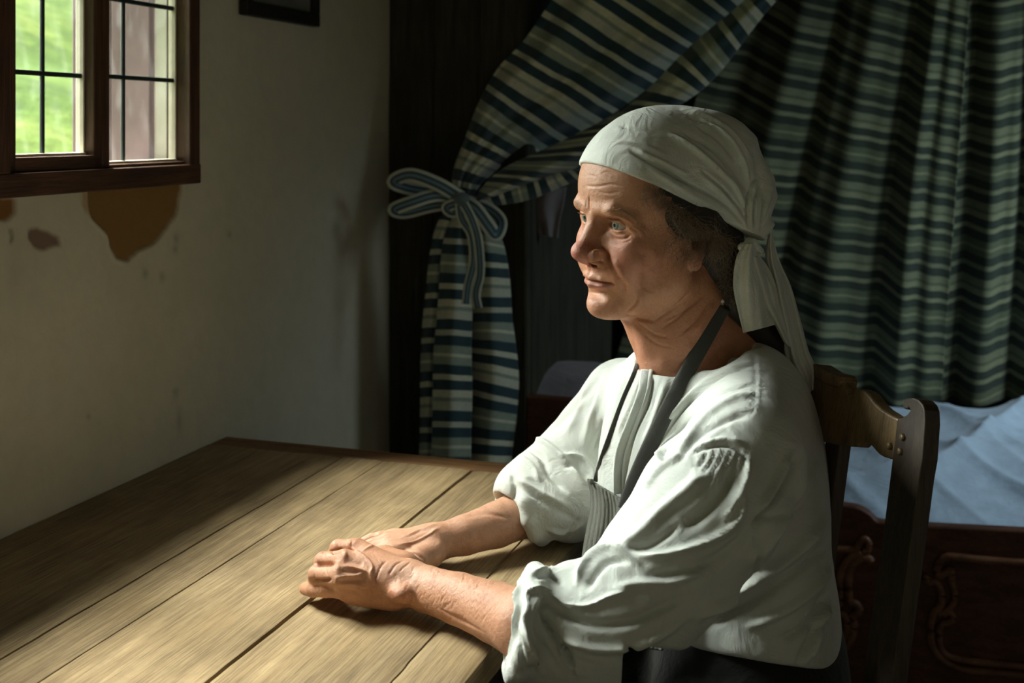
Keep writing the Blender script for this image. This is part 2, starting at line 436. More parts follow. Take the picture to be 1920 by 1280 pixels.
mk_stripes('striped_cloth_old', (.21, .235, .14), (.17, .195, .12), (.105, .13, .078), (.035, .050, .036), .20)  # same striped cloth, darkened and muted; alcove shade put into its colours
cloth('bed_linen', (.42, .56, .70), .9, 900, .2, .25); cloth('grey_linen', (.20, .19, .20), .9, 900)

# ------------------------------------------------------------------ room shell
def wall_left():
    def dense(a, b, c, d, fine, coarse):
        return np.unique(np.round(np.concatenate([np.arange(a, b, coarse), np.arange(b, c, fine), np.arange(c, d+1e-6, coarse), [d]]), 5))
    ts = dense(-2.4, -.62, .12, TB, .0026, .03); zs = dense(0, .86, 1.24, 2.35, .0026, .03)
    h = (-1.0, -.11, EYE-.072, EYE+.475)
    T, Z = np.meshgrid(ts, zs, indexing='ij'); p = C0+T[..., None]*U+Z[..., None]*np.array([0, 0, 1])
    px = 960+F*p[..., 0]/np.maximum(p[..., 1], .05); py = 240-F*(Z-EYE)/np.maximum(p[..., 1], .05)
    px = np.where(p[..., 1] < .3, -9999, px)
    pf = p.reshape(-1, 3)
    jx = px+3.5*snoise(pf, 90, 3).reshape(px.shape); jy = py+3.5*snoise(pf, 90, 4).reshape(px.shape)
    k = 2.4617
    big = [(410, 840), (412, 885), (415, 960), (430, 1010), (500, 1085), (520, 1150), (545, 1195), (595, 1205), (640, 1160), (700, 1130), (760, 1075), (820, 1000), (835, 940), (838, 830)]
    flake = [(385, 885), (385, 940), (410, 990), (430, 1025), (425, 960), (412, 885)]
    small = [(-60, 900), (80, 925), (78, 985), (35, 1018), (-60, 1015)]
    oval = [(140, 1060), (180, 1050), (240, 1070), (275, 1090), (288, 1140), (260, 1135), (215, 1152), (170, 1135), (140, 1100)]
    crack = [(45, 1045), (58, 1060), (68, 1095), (62, 1130), (56, 1125), (58, 1085)]
    sc = lambda q: [(x/k, y/k) for x, y in q]
    col = np.zeros(px.shape+(3,)); col[:] = (.58, .575, .485); dz = np.zeros(px.shape)
    st = np.exp(-((px-60)/50)**2-((py-470)/90)**2)*.12+np.exp(-((px-30)/14)**2-((py-520)/60)**2)*.1   # old damp stain under the window
    col *= (1-st*.9)[..., None]*np.array([1, .99, .93])
    rnd = random.Random(5)
    for x, y, r in [(330, 735, 5), (335, 790, 5), (165, 780, 4), (133, 840, 4), (430, 440, 4), (330, 447, 6), (328, 467, 5), (272, 512, 6), (303, 518, 6), (500, 900, 4), (325, 740, 4)]:
        col *= (1-.28*np.exp(-((px-x)/r)**2-((py-y)/(r*1.7))**2))[..., None]
    for poly, c, d in ((big, (.245, .145, .050), -.004), (small, (.22, .11, .035), -.004), (flake, (.46, .34, .20), -.001), (oval, (.22, .155, .125), -.0025), (crack, (.03, .025, .02), -.003)):
        bx = np.array(sc(poly)); near = (jx > bx[:, 0].min()-9) & (jx < bx[:, 0].max()+9) & (jy > bx[:, 1].min()-9) & (jy < bx[:, 1].max()+9)
        m = np.zeros(px.shape); X_, Y_ = jx[near], jy[near]
        m[near] = sum(in_poly(X_+a, Y_+b, sc(poly)).astype(float) for a in (-3, -1, 1, 3) for b in (-3, -1, 1, 3))/16
        col = col*(1-m[..., None])+np.array(c)*m[..., None]; dz = dz*(1-m)+d*m
    m = in_poly(jx, jy, sc(big)); rim = in_poly(jx+4, jy-6, sc(big)) & ~m; col[rim] = col[rim]*.8+np.array([.5, .42, .3])*.2; dz[rim] += .0015
    dz += .004*snoise(pf, 4, 8).reshape(px.shape)*np.where((py > 0), 1, 1)+.0006*snoise(pf, 60, 9).reshape(px.shape)
    dz = np.where((T > h[0]-.05) & (T < h[1]+.02) & (Z > h[2]-.02) & (Z < h[3]+.05), np.minimum(dz, 0), dz)
    p = p+V*dz[..., None]
    f = grid_faces(len(ts), len(zs)); tc = T.ravel()[f].mean(1); zc = Z.ravel()[f].mean(1)
    f = f[~((tc > h[0]) & (tc < h[1]) & (zc > h[2]) & (zc < h[3]))]
    o = mesh_obj('wall_left', p.reshape(-1, 3), f[:, ::-1], 'plaster'); colattr(o.data, 'Col', col.reshape(-1, 3)); tag(o, kind='structure')
    for q in ((-2.4, h[0], 0, 2.35), (h[1], TB+.95, 0, 2.35), (h[0], h[1], 0, h[2]), (h[0], h[1], h[3], 2.35)):
        wbox('masonry', -.075, -.012, q[0], q[1], q[2], q[3], 'lime_wash', o, 0)
wall_left()
tag(wbox('floor', -.1, 3.2, -2.4, 1.75, -.05, 0, 'floor_stone', None, 0), kind='structure')
tag(wbox('ceiling', -.1, 3.2, -2.4, 1.75, 2.35, 2.42, 'ceiling_board', None, 0), kind='structure')
tag(wbox('wall_back', -.1, 3.2, 1.68, 1.75, 0, 2.35, 'alcove_wood', None, 0), kind='structure')
tag(wbox('wall_right', 3.1, 3.2, -.2, 1.68, 0, 2.35, 'lime_wash', None, 0), kind='structure')
al = tag(wbox('trim_1', -.03, .335, TB, TB+.035, 0, 2.35, 'alcove_wood', None, .004), kind='structure')   # dark boarding between wall and bed alcove
for a in (.0, .112, .224): wbox('board', a+.002, a+.109, TB-.006, TB, 0, 2.35, 'alcove_wood', al, .003)
tag(wbox('trim_2', .31, .335, TB+.035, 1.68, 0, 2.35, 'alcove_wood', None, 0), kind='structure')

# ------------------------------------------------------------------ window
def window():
    w = empty('window_1', W(0, -.32, EYE), None, None); tag(w, kind='structure')
    Z = EYE
    top = Z+.48
    # outer frame
    wbox('frame_stile', -.030, .016, -.128, -.099, Z-.090, top, 'window_wood', w)
    wbox('frame_stile', -.06, .016, -1.02, -.985, Z-.090, top, 'window_wood', w)
    wbox('frame_stile', -.06, .018, -.575, -.540, Z-.060, top, 'window_wood', w)
    wbox('frame_rail', -.06, .018, -1.02, -.099, Z-.092, Z-.060, 'window_wood_h', w)
    wbox('frame_rail', -.06, .016, -1.02, -.099, top-.03, top, 'window_wood_h', w)
    lights = [(-.3215, -.128, -.0545, -.261, .0785), (-.517, -.3577, -.0395, -.441, .0765), (-.758, -.600, -.045, -.68, .077), (-.955, -.793, -.045, -.875, .077)]
    for i, (a, b, zb, tm, zm) in enumerate(lights):
        c = (b+(.0 if i == 0 else .0173)); d = a-.0182 if i in (0, 2) else a-.022
        # casement: two stiles and two rails
        if i: wbox('casement_stile', -.028, .006, b, c, Z-.06, top-.03, 'window_wood', w)
        wbox('casement_stile', -.028, .006, d, a, Z-.06, top-.03, 'window_wood', w)
        wbox('casement_rail', -.028, .006, d, c, Z-.06, Z+zb, 'window_wood_h', w)
        wbox('casement_rail', -.028, .006, d, c, top-.055, top-.03, 'window_wood_h', w)
        wbox('putty_strip', -.024, -.008, a, b, Z+zb, Z+zb+.004, 'putty', w, .001)
        wbox('putty_strip', -.024, -.010, b-.0035, b, Z+zb, top-.055, 'putty', w, .001)
        wbox('glazing_bar', -.019, -.0135, tm-.003, tm+.003, Z+zb, top-.055, 'lead', w, .0015)
        z = Z+zm; rows = [Z+zb]
        while z < top-.07:
            wbox('glazing_bar', -.0195, -.013, a, b, z-.0035, z+.0035, 'lead', w, .0015); rows.append(z); z += .119
        rows.append(top-.055)
        for r0, r1 in zip(rows[:-1], rows[1:]):
            for x0, x1 in ((a, tm), (tm, b)):
                wbox('pane', -.018, -.016, x0+.001, x1-.001, r0+.001, r1-.001, 'old_glass', w, 0)
    # whitewashed outer jamb
    wbox('jamb', -.054, -.031, -.126, -.100, Z-.09, top, 'lime_wash', w)
    wbox('outer_sill', -.12, -.03, -1.02, -.100, Z-.10, Z-.062, 'lime_wash', w)
window()
sh = empty('window_shutter', W(-.13, -.118, EYE), 'faded purple-brown wooden shutter standing open outside the right panes', 'shutter')
for i in range(2):
    wbox('board', -.212+.079*i, -.135+.078*i, -.136, -.120, EYE-.085, EYE+.48, 'shutter_wood', sh, .002)
wbox('ledge', -.205, -.085, -.120, -.108, EYE+.28, EYE+.33, 'shutter_wood', sh, .002)

def hill():
    n = 70; ss = -.35-np.linspace(0, 1, n)**1.6*14; tt = np.linspace(-16, 18, 90)
    S, T = np.meshgrid(ss, tt, indexing='ij'); p = C0+S[..., None]*V+T[..., None]*U
    z = .55+(-.35-S)*.34+.12*snoise(p.reshape(-1, 3), 1.3, 4).reshape(S.shape)*np.minimum(1, (-.35-S))
    p[..., 2] = z
    o = mesh_obj('terrain', p.reshape(-1, 3), grid_faces(n, 90), 'grass'); tag(o, kind='structure')
hill()

# ------------------------------------------------------------------ picture frame
pf = empty('picture_frame', W(.01, .1, EYE+.2), 'thin black picture frame hanging high on the plaster wall beside the window', 'picture')
def wall_t(px, s=0.):
    k = (px-960)/F; A = C0+V*s; return (k*A[1]-A[0])/(U[0]-k*U[1])
t0, t1 = wall_t(446), wall_t(584); D1 = (C0+U*t1)[1]; D0 = (C0+U*t0)[1]
zb = EYE+(240-40)/F*(D0+D1)/2; hh = .26; fw = .026
wbox('frame_rail', .002, .02, t0, t1, zb, zb+fw, 'black_wood' if 'black_wood' in MATS else wood('black_wood', (.006, .005, .004), (.012, .010, .008), (.02, .016, .012), .4), pf)
wbox('frame_rail', .002, .02, t0, t1, zb+hh-fw, zb+hh, 'black_wood', pf)
wbox('frame_stile', .002, .02, t0, t0+fw*.8, zb+fw, zb+hh-fw, 'black_wood', pf)
wbox('frame_stile', .002, .02, t1-fw*.8, t1, zb+fw, zb+hh-fw, 'black_wood', pf)
plain('old_print', (.20, .20, .17), .6)
wbox('print', .003, .008, t0+fw*.8, t1-fw*.8, zb+fw, zb+hh-fw, 'old_print', pf, 0)

# ------------------------------------------------------------------ table
def table():
    tb = empty('wooden_table', W(.36, -.8, 0), 'worn brown plank table against the plastered wall, under her hands', 'table')
    th = .034; L0, L1 = -1.75, -.055
    seams = [0.004, .257, .329, .484, .654, .723]; gaps = [0, .0042, .0012, .0050, .0014, 0]
    rng = np.random.RandomState(3); n = 240
    tt = np.linspace(L0, L1, n)
    def edge(i):
        pts = np.stack([tt*0, tt, tt*0], 1); return snoise(pts, 14, 20+i, 4)*.0011+.0005*snoise(pts, 160, 40+i, 2)
    for i in range(5):
        s0 = seams[i]+gaps[i]/2+(edge(i) if 0 < i else 0); s1 = seams[i+1]-gaps[i+1]/2+(edge(i+1) if i < 4 else edge(9)*1.2)
        s0 = s0+np.zeros(n); s1 = s1+np.zeros(n); nu = 14; u = np.linspace(0, 1, nu)
        cx = (seams[i]+seams[i+1])/2; S = s0[:, None]+(s1-s0)[:, None]*u; T = np.repeat(tt[:, None], nu, 1)
        ew = np.minimum(S-s0[:, None], s1[:, None]-S); q = np.stack([S.ravel(), T.ravel()*.3, S.ravel()*0], 1)
        Zt = -.0012*np.exp(-ew/.003)-(.0022*np.exp(-ew/.006) if i == 4 else 0)+.0006*snoise(q, 30, 60+i).reshape(S.shape)+[0, .0006, 0, -.0008, .0005][i]
        top = np.stack([S-cx, T, Zt], -1)
        bot = top.copy(); bot[..., 2] = -th
        # closed ring across each station
        ring = np.concatenate([top, bot[:, ::-1]], 1); m = ring.shape[1]
        f = grid_faces(n, m); f = np.vstack([f, [[a*m+m-1, (a+1)*m+m-1, (a+1)*m, a*m] for a in range(n-1)]])
        faces = f[:, ::-1].tolist()+[list(range(m)), [(n-1)*m+k for k in range(m)][::-1]]
        me = bpy.data.meshes.new('plank'); me.from_pydata(ring.reshape(-1, 3).tolist(), [], faces); me.update(); bm_fix(me); me.materials.append(MATS['table_wood'])
        o = bpy.data.objects.new('plank', me); COL.objects.link(o)
        org = W(cx, 0, TZ)
        o.parent = tb; o.matrix_parent_inverse = wm(tb).inverted()
        o.matrix_basis = Matrix(((V[0], U[0], 0, org[0]), (V[1], U[1], 0, org[1]), (0, 0, 1, org[2]), (0, 0, 0, 1)))
        me.polygons.foreach_set('use_smooth', np.ones(len(me.polygons), bool))
        ed = o.modifiers.new('split', 'EDGE_SPLIT'); ed.split_angle = math.radians(50)
    wbox('end_board', .004, .723, -.054, 0, TZ-th, TZ-.0005, 'table_edge_wood', tb, .003)
    wbox('end_board', .004, .723, -1.80, -1.751, TZ-th, TZ-.0005, 'table_edge_wood', tb, .003)
    wbox('batten', .05, .70, -1.5, -1.42, TZ-th-.03, TZ-th-.001, 'dark_wood', tb)
    wbox('batten', .05, .70, -.62, -.54, TZ-th-.03, TZ-th-.001, 'dark_wood', tb)
    wbox('apron_rail', .66, .685, -1.68, -.10, TZ-th-.12, TZ-th-.001, 'dark_wood', tb)
    wbox('apron_rail', .05, .075, -1.68, -.10, TZ-th-.12, TZ-th-.001, 'dark_wood', tb)
    wbox('apron_rail', .075, .66, -.12, -.095, TZ-th-.12, TZ-th-.001, 'dark_wood', tb)
    wbox('apron_rail', .075, .66, -1.68, -1.655, TZ-th-.12, TZ-th-.001, 'dark_wood', tb)
    for s in (.05, .63):
        for t in (-1.70, -.145): wbox('leg', s, s+.055, t, t+.055, 0, TZ-th-.001, 'dark_wood', tb, .004)
table()

# ------------------------------------------------------------------ bed
bed_n = U.copy(); bed_p = W(0, TB, 0)
k6 = 3.7643
def bp(x, y, off=0.): return on_plane(x, y, bed_p-U*off, bed_n)
def bed():
    b = empty('box_bed', W(1.2, TB+.4, 0), 'dark reddish-brown wooden bed with carved scroll mouldings behind the chair', 'bed')
    top = [(985, 742), (1010, 744), (1090, 752), (1180, 770), (1290, 800), (1400, 850), (1500, 905), (1560, 938), (1583, 947), (1607, 951), (1629, 962), (1642, 975), (1655, 979), (1700, 982), (1732, 985), (1920, 995), (2200, 1012), (2500, 1040)]
    tp = spline([bp(x, y) for x, y in top], 90)
    n = len(tp); bt = tp.copy(); bt[:, 2] = .02
    fr = np.vstack([tp, bt]); bk = fr+U*.03
    f = []
    for i in range(n-1):
        f += [(i, i+1, n+i+1, n+i), (2*n+i, 3*n+i, 3*n+i+1, 2*n+i+1), (i, 2*n+i, 2*n+i+1, i+1), (n+i, n+i+1, 3*n+i+1, 3*n+i)]
    f += [(0, n, 3*n, 2*n), (n-1, 3*n-1, 4*n-1, 2*n-1)]
    o = mesh_obj('side_panel', np.vstack([fr, bk]), f, 'bed_wood', b, False); bm_fix(o.data); bevel(o, .005, 3)
    def mould(pts, r=.008):
        q = [bp(1500+x/k6, 940+y/k6, .004) for x, y in pts]
        v, ff = tube_vf(spline(q, 5*len(q)), r, 8); o2 = mesh_obj('moulding', v, ff, 'bed_moulding', b); bm_fix(o2.data)  # moulding wood is lighter than the panel to paint in its highlight
    mould([(3200, 520), (1581, 432), (1300, 412), (1100, 390), (1030, 393), (985, 430), (965, 490), (985, 525), (1030, 500), (1060, 478), (1072, 500), (1066, 560)], .0085)
    mould([(905, 520), (890, 545), (915, 570), (950, 560), (985, 600), (1002, 660), (990, 735), (945, 790), (922, 880), (932, 1000), (985, 1090), (1070, 1155), (1200, 1190), (1581, 1225), (3200, 1390)], .0085)
    mould([(1066, 545), (1092, 640), (1085, 710), (1040, 765), (975, 800)], .007)
    mould([(1010, 800), (1050, 775), (1085, 815), (1060, 850), (1010, 862), (980, 930), (1005, 1050), (1080, 1100), (1250, 1130), (1581, 1165), (3200, 1330)], .0075)
    mould([(60, 320), (270, 335), (390, 335), (420, 290), (460, 265), (487, 300), (470, 350), (440, 345)], .0075)
    mould([(435, 352), (350, 400), (298, 480), (276, 600), (285, 700), (255, 740), (262, 790), (300, 790), (335, 840), (322, 925), (262, 1000), (150, 1050), (60, 1060)], .009)
    mould([(508, 425), (480, 400), (420, 402), (362, 460), (338, 580), (350, 700), (395, 720), (420, 765), (398, 795), (372, 820), (378, 900), (340, 1000), (240, 1065), (120, 1100)], .009)
    tag(mesh_obj('mattress', *hexa([W(.36, TB+.05, .2), W(2.6, TB+.05, .2), W(2.6, 1.6, .2), W(.36, 1.6, .2), W(.36, TB+.05, .44), W(2.6, TB+.05, .44), W(2.6, 1.6, .44), W(.36, 1.6, .44)]), 'grey_linen', b, False))
    bevel(b.children[-1], .03, 4)
    wbox('bed_base', .36, 2.6, TB+.05, 1.6, .05, .2, 'dark_wood', b)
bed()
def linen():
    nu, nv = 240, 130; ss = np.linspace(.75, 2.35, nu); vv = np.linspace(0, 1, nv)
    S, Q = np.meshgrid(ss, vv, indexing='ij'); T = TB+.034+Q*(1.46-TB-.034)
    base = .480+.085*(1-np.exp(-Q*4))-.01*Q
    w = np.stack([S.ravel(), T.ravel(), 0*S.ravel()], 1)
    ang = snoise(w, 2.2, 3, 2).reshape(S.shape)
    a2 = snoise(w, 1.3, 13, 2).reshape(S.shape); k_ = (1-np.abs(np.sin(S*9+T*(5+3*a2)+ang*1.9)))**1.6
    k2 = (1-np.abs(np.sin(S*4-T*6+ang*2.8+2)))**3
    fold = k_*.038*(.4+.6*np.clip(a2+.6, 0, 1))+k2*.035+.016*snoise(w, 5, 6).reshape(S.shape)+.006*snoise(w, 16, 7).reshape(S.shape)+(1-np.abs(np.sin(S*17+T*12+a2*5)))**2*.016
    Z = base+fold*(.25+.75*np.minimum(1, Q*6))
    left = np.clip((1.08-S)/.2, 0, 1); Z = Z-left*.03
    p = C0+S[..., None]*V+T[..., None]*U; p[..., 2] = Z
    o = mesh_obj('bed_sheet', p.reshape(-1, 3), grid_faces(nu, nv), 'bed_linen'); tag(o, 'rumpled bluish-white sheet lying on the bed behind the chair', 'sheet')
    sm = o.modifiers.new('thick', 'SOLIDIFY'); sm.thickness = .006; sm.offset = -1
linen()
def soft_lump(name, c, r, label, cat, seed, m, yaw=0, amp=.015):
    nu, nv = 72, 40; th = np.linspace(0, 2*np.pi, nu, endpoint=False); ph = np.linspace(.02, np.pi-.02, nv)
    Tt, Ph = np.meshgrid(th, ph, indexing='ij'); sx = np.sign(np.cos(Tt))*np.abs(np.cos(Tt))**.7*np.sin(Ph)**.8; sy = np.sign(np.sin(Tt))*np.abs(np.sin(Tt))**.7*np.sin(Ph)**.8
    d = np.stack([sx*r[0], sy*r[1], np.cos(Ph)*r[2]], -1).reshape(-1, 3)
    q = d+np.array(c); nn = d/(np.linalg.norm(d, axis=1)[:, None])
    q = q+nn*(snoise(q, 14, seed, 4)*amp+np.abs(snoise(q, 25, seed+1, 2))*amp*.7)[:, None]
    f = grid_faces(nu, nv, True).tolist()+[[i*nv for i in range(nu)], [i*nv+nv-1 for i in range(nu)][::-1]]
    o = mesh_obj(name, q, f, m); bm_fix(o.data); return tag(o, label, cat)
soft_lump('pillow', P(1060, 745, 2.83), (.20, .17, .075), 'dim grey pillow inside the dark bed alcove', 'pillow', 3, 'grey_linen')
soft_lump('crumpled_cloth', P(992, 652, 2.86), (.055, .06, .045), 'small crumpled grey cloth on the pillow behind the striped curtain', 'cloth', 9, 'grey_linen', 0, .016)

# ------------------------------------------------------------------ curtains
def sheet(name, L, R, Dl, Dr, nu, nv, m, parent=None, bulge=.0, pleats=(), vs=1., v0=0., shear=0., thick=.003):
    """curtain cloth between two edges; u runs across, v along the hanging length (stripes run across)"""
    Ls = spline(L, nv); Rs = spline(R, nv)
    u = np.linspace(0, 1, nu)
    dl = np.interp(np.linspace(0, 1, nv), np.linspace(0, 1, len(Dl)), Dl); dr = np.interp(np.linspace(0, 1, nv), np.linspace(0, 1, len(Dr)), Dr)
    vpar = np.linspace(0, 1, nv)
    X = Ls[None, :, 0]+(Rs-Ls)[None, :, 0]*u[:, None]; Y = Ls[None, :, 1]+(Rs-Ls)[None, :, 1]*u[:, None]
    D = dl[None]+(dr-dl)[None]*u[:, None]-bulge*np.sin(np.pi*u)[:, None]
    for fr, am, ph, sk, fade in pleats:
        D = D+am*np.sin(2*np.pi*fr*(u[:, None]+sk*vpar[None])+ph)*(1-fade*np.exp(-vpar[None]*6))
    cen = np.stack([(X.mean(0)-960)/F*D.mean(0), D.mean(0), -(Y.mean(0)-240)/F*D.mean(0)], 1)
    ln = np.concatenate([[0], np.cumsum(np.linalg.norm(np.diff(cen, axis=0), axis=1))])
    p = np.stack([(X-960)/F*D, D, EYE+(240-Y)/F*D], -1).reshape(-1, 3)
    p += .0022*np.stack([snoise(p, 25, 5, 2), snoise(p, 22, 6, 2), 0*p[:, 0]], 1)
    o = mesh_obj(name, p, grid_faces(nu, nv), m, parent)
    uvl = o.data.uv_layers.new(name='UVMap'); uu = np.repeat(u[:, None], nv, 1).ravel(); vvv = (v0+ln[None]*vs+shear*u[:, None]+np.zeros((nu, nv))).ravel()
    li = np.empty(len(o.data.loops), np.int32); o.data.loops.foreach_get('vertex_index', li)
    uvl.data.foreach_set('uv', np.stack([uu[li], vvv[li]], 1).ravel())
    sm = o.modifiers.new('thick', 'SOLIDIFY'); sm.thickness = thick; sm.offset = 0
    return o
fc = empty('front_curtain', W(.22, TB-.08, .5), 'blue and cream striped curtain tied back in a bunch, hanging behind the table', 'curtain')
sheet('gathered_swag', [(1290, -420), (1180, -260), (1095, -110), (1040, -12), (985, 72), (935, 125), (902, 185), (872, 262), (850, 325), (852, 372)],
      [(1570, -190), (1450, -40), (1345, 55), (1262, 125), (1185, 188), (1110, 236), (1030, 275), (958, 305), (905, 340), (884, 372)], [2.58, 2.6, 2.58, 2.55], [2.60, 2.66, 2.70, 2.57], 90, 200, 'striped_cloth', fc,
      bulge=.07, pleats=((2.0, .016, .5, .2, 0), (4.5, .007, 1.5, .35, 0)), vs=.76)
sheet('hem_roll', [(1560, -185), (1425, -25), (1300, 82), (1190, 190), (1060, 262), (940, 318), (884, 372)],
      [(1600, -140), (1452, 5), (1345, 140), (1270, 200), (1190, 245), (1060, 322), (893, 382)], [2.57, 2.58, 2.57, 2.54], [2.52, 2.52, 2.52, 2.53], 50, 220, 'striped_cloth', fc,
      bulge=.065, pleats=((1.5, .01, .2, .6, 0),), vs=.76)
sheet('lower_fold', [(1230, 262), (1130, 302), (1060, 322), (980, 336), (886, 370)], [(1240, 310), (1150, 318), (1080, 338), (990, 374), (900, 388)],
      [2.52, 2.52, 2.53], [2.52, 2.52, 2.53], 24, 90, 'striped_cloth', fc, bulge=.03)
for nm, L, R, dl, dr, bu in (
    ('tail_pleat', [(850, 376), (820, 420), (806, 480), (798, 560), (790, 680), (787, 900), (787, 1040)], [(868, 384), (850, 424), (838, 480), (830, 560), (822, 680), (814, 900), (814, 1040)], 2.60, 2.57, .005),
    ('tail_pleat', [(866, 380), (838, 430), (826, 500), (820, 600), (812, 700), (811, 900), (811, 1040)], [(878, 386), (880, 434), (884, 504), (885, 602), (884, 703), (884, 900), (884, 1040)], 2.55, 2.56, .028),
    ('tail_pleat', [(876, 386), (882, 440), (888, 520), (886, 620), (883, 720), (880, 900), (882, 1040)], [(900, 384), (936, 440), (952, 500), (960, 600), (972, 720), (958, 880), (955, 1040)], 2.60, 2.62, .045)):
    sheet(nm, L, R, [2.56, dl, dl], [2.56, dr, dr], 26, 170, 'striped_cloth', fc, bulge=bu, pleats=((1.4, .005, .3, .1, 0),), v0=.03 if bu == .028 else .075 if bu > .03 else .0, shear=0. if bu < .03 else -.022, vs=.85)

sheet('lining', [(940, 378), (948, 400), (985, 424), (1010, 440)], [(1062, 350), (1058, 380), (1052, 410), (1046, 446)], [2.72, 2.72], [2.70, 2.70], 24, 30, 'grey_linen', fc, bulge=.02, pleats=((2.3, .006, .3, .2, 0),))['label'] = 'white cloth lining dimmed to grey'  # white cloth; the dimness behind the swag is put into its grey colour
def mk_tie():
    m = mat('tie_ribbon', (.5, .55, .47), .85, spec=.15); t = NT(m)
    uv = t.n('ShaderNodeUVMap'); sp = t.n('ShaderNodeSeparateXYZ'); t.l(uv.outputs[0], sp.inputs[0])
    t.base(t.ramp(sp.outputs[0], [(0, (.50, .56, .48)), (.22, (.06, .11, .14)), (.42, (.16, .25, .29)), (.58, (.06, .11, .14)), (.78, (.50, .56, .48))], 'CONSTANT'))
    t.bump(t.noise(t.coord('Object'), 700, 2), .3, .001)
mk_tie()
def ribbon(name, pts, w0, m, parent, label=None, twist=0., nseg=60, wfun=None, uvscale=1, dirv=None):
    """flat band along pts [(px, py, D)], w0 wide"""
    p = spline([P(*q) for q in pts], nseg); tg = np.gradient(p, axis=0); tg /= np.linalg.norm(tg, axis=1)[:, None]
    view = p-np.array([0, 0, EYE]); view /= np.linalg.norm(view, axis=1)[:, None]
    if dirv is not None: view = np.repeat(np.asarray(dirv, float)[None], nseg, 0)
    sd_ = np.cross(tg, view); sd_ /= np.linalg.norm(sd_, axis=1)[:, None]; nn = np.cross(sd_, tg)
    nu = 9; u = np.linspace(-1, 1, nu); tw = np.linspace(0, twist, nseg)
    w = np.full(nseg, w0) if wfun is None else np.array([w0*wfun(x) for x in np.linspace(0, 1, nseg)])
    q = p[:, None]+(w/2)[:, None, None]*u[None, :, None]*(np.cos(tw)[:, None, None]*sd_[:, None]+np.sin(tw)[:, None, None]*nn[:, None])
    q = q-nn[:, None]*((u**2)[None, :, None]*w[:, None, None]*-.12)
    o = mesh_obj(name, q.reshape(-1, 3), grid_faces(nseg, nu), m, parent)
    uvl = o.data.uv_layers.new(name='UVMap'); uu = np.repeat(((u+1)/2)[None], nseg, 0).ravel(); vv_ = np.repeat(np.linspace(0, 1, nseg)[:, None], nu, 1).ravel()
    li = np.empty(len(o.data.loops), np.int32); o.data.loops.foreach_get('vertex_index', li)
    uvl.data.foreach_set('uv', np.stack([uu[li], vv_[li]], 1).ravel())
    sm = o.modifiers.new('thick', 'SOLIDIFY'); sm.thickness = .0016; sm.offset = 0
    if label: o['label'] = label
    return o
tie = empty('curtain_tie', P(866, 376, 2.47), 'striped ribbon bow tying the striped curtain', 'ribbon')
ff = lambda x: .55+.9*math.sin(math.pi*min(1, x*1.02))*.6
ribbon('bow_loop', [(866, 372, 2.46), (820, 345, 2.44), (770, 328, 2.44), (738, 340, 2.46), (762, 352, 2.48), (815, 362, 2.49), (866, 374, 2.48)], .030, 'tie_ribbon', tie, twist=.5)
ribbon('bow_loop', [(866, 374, 2.46), (820, 366, 2.45), (775, 378, 2.43), (740, 392, 2.44), (760, 398, 2.46), (810, 386, 2.47), (866, 378, 2.47)], .028, 'tie_ribbon', tie, twist=-.4)
ribbon('bow_loop', [(868, 376, 2.45), (892, 392, 2.43), (916, 424, 2.42), (930, 440, 2.44), (938, 415, 2.47), (915, 392, 2.48), (872, 376, 2.48)], .030, 'tie_ribbon', tie, twist=.4)
ribbon('bow_loop', [(864, 380, 2.45), (848, 384, 2.44), (838, 390, 2.44), (850, 398, 2.45), (866, 384, 2.47)], .024, 'tie_ribbon', tie)
ribbon('streamer', [(862, 380, 2.44), (866, 410, 2.43), (884, 440, 2.43), (888, 490, 2.43), (878, 535, 2.43), (874, 570, 2.43)], .020, 'tie_ribbon', tie, twist=.3)
ribbon('streamer', [(868, 380, 2.435), (884, 410, 2.42), (896, 450, 2.42), (900, 510, 2.42), (892, 550, 2.42), (896, 578, 2.42)], .020, 'tie_ribbon', tie, twist=-.2)
kv, kf = tube_vf([P(850, 372, 2.47), P(866, 374, 2.44), P(884, 379, 2.47)], [.014, .021, .014], 12, .8)
mesh_obj('knot', kv, kf, cloth('tie_knot', (.14, .21, .24)), tie)
ribbon('wrap', [(842, 364, 2.50), (858, 374, 2.45), (880, 382, 2.45), (900, 384, 2.50)], .03, 'tie_ribbon', tie)

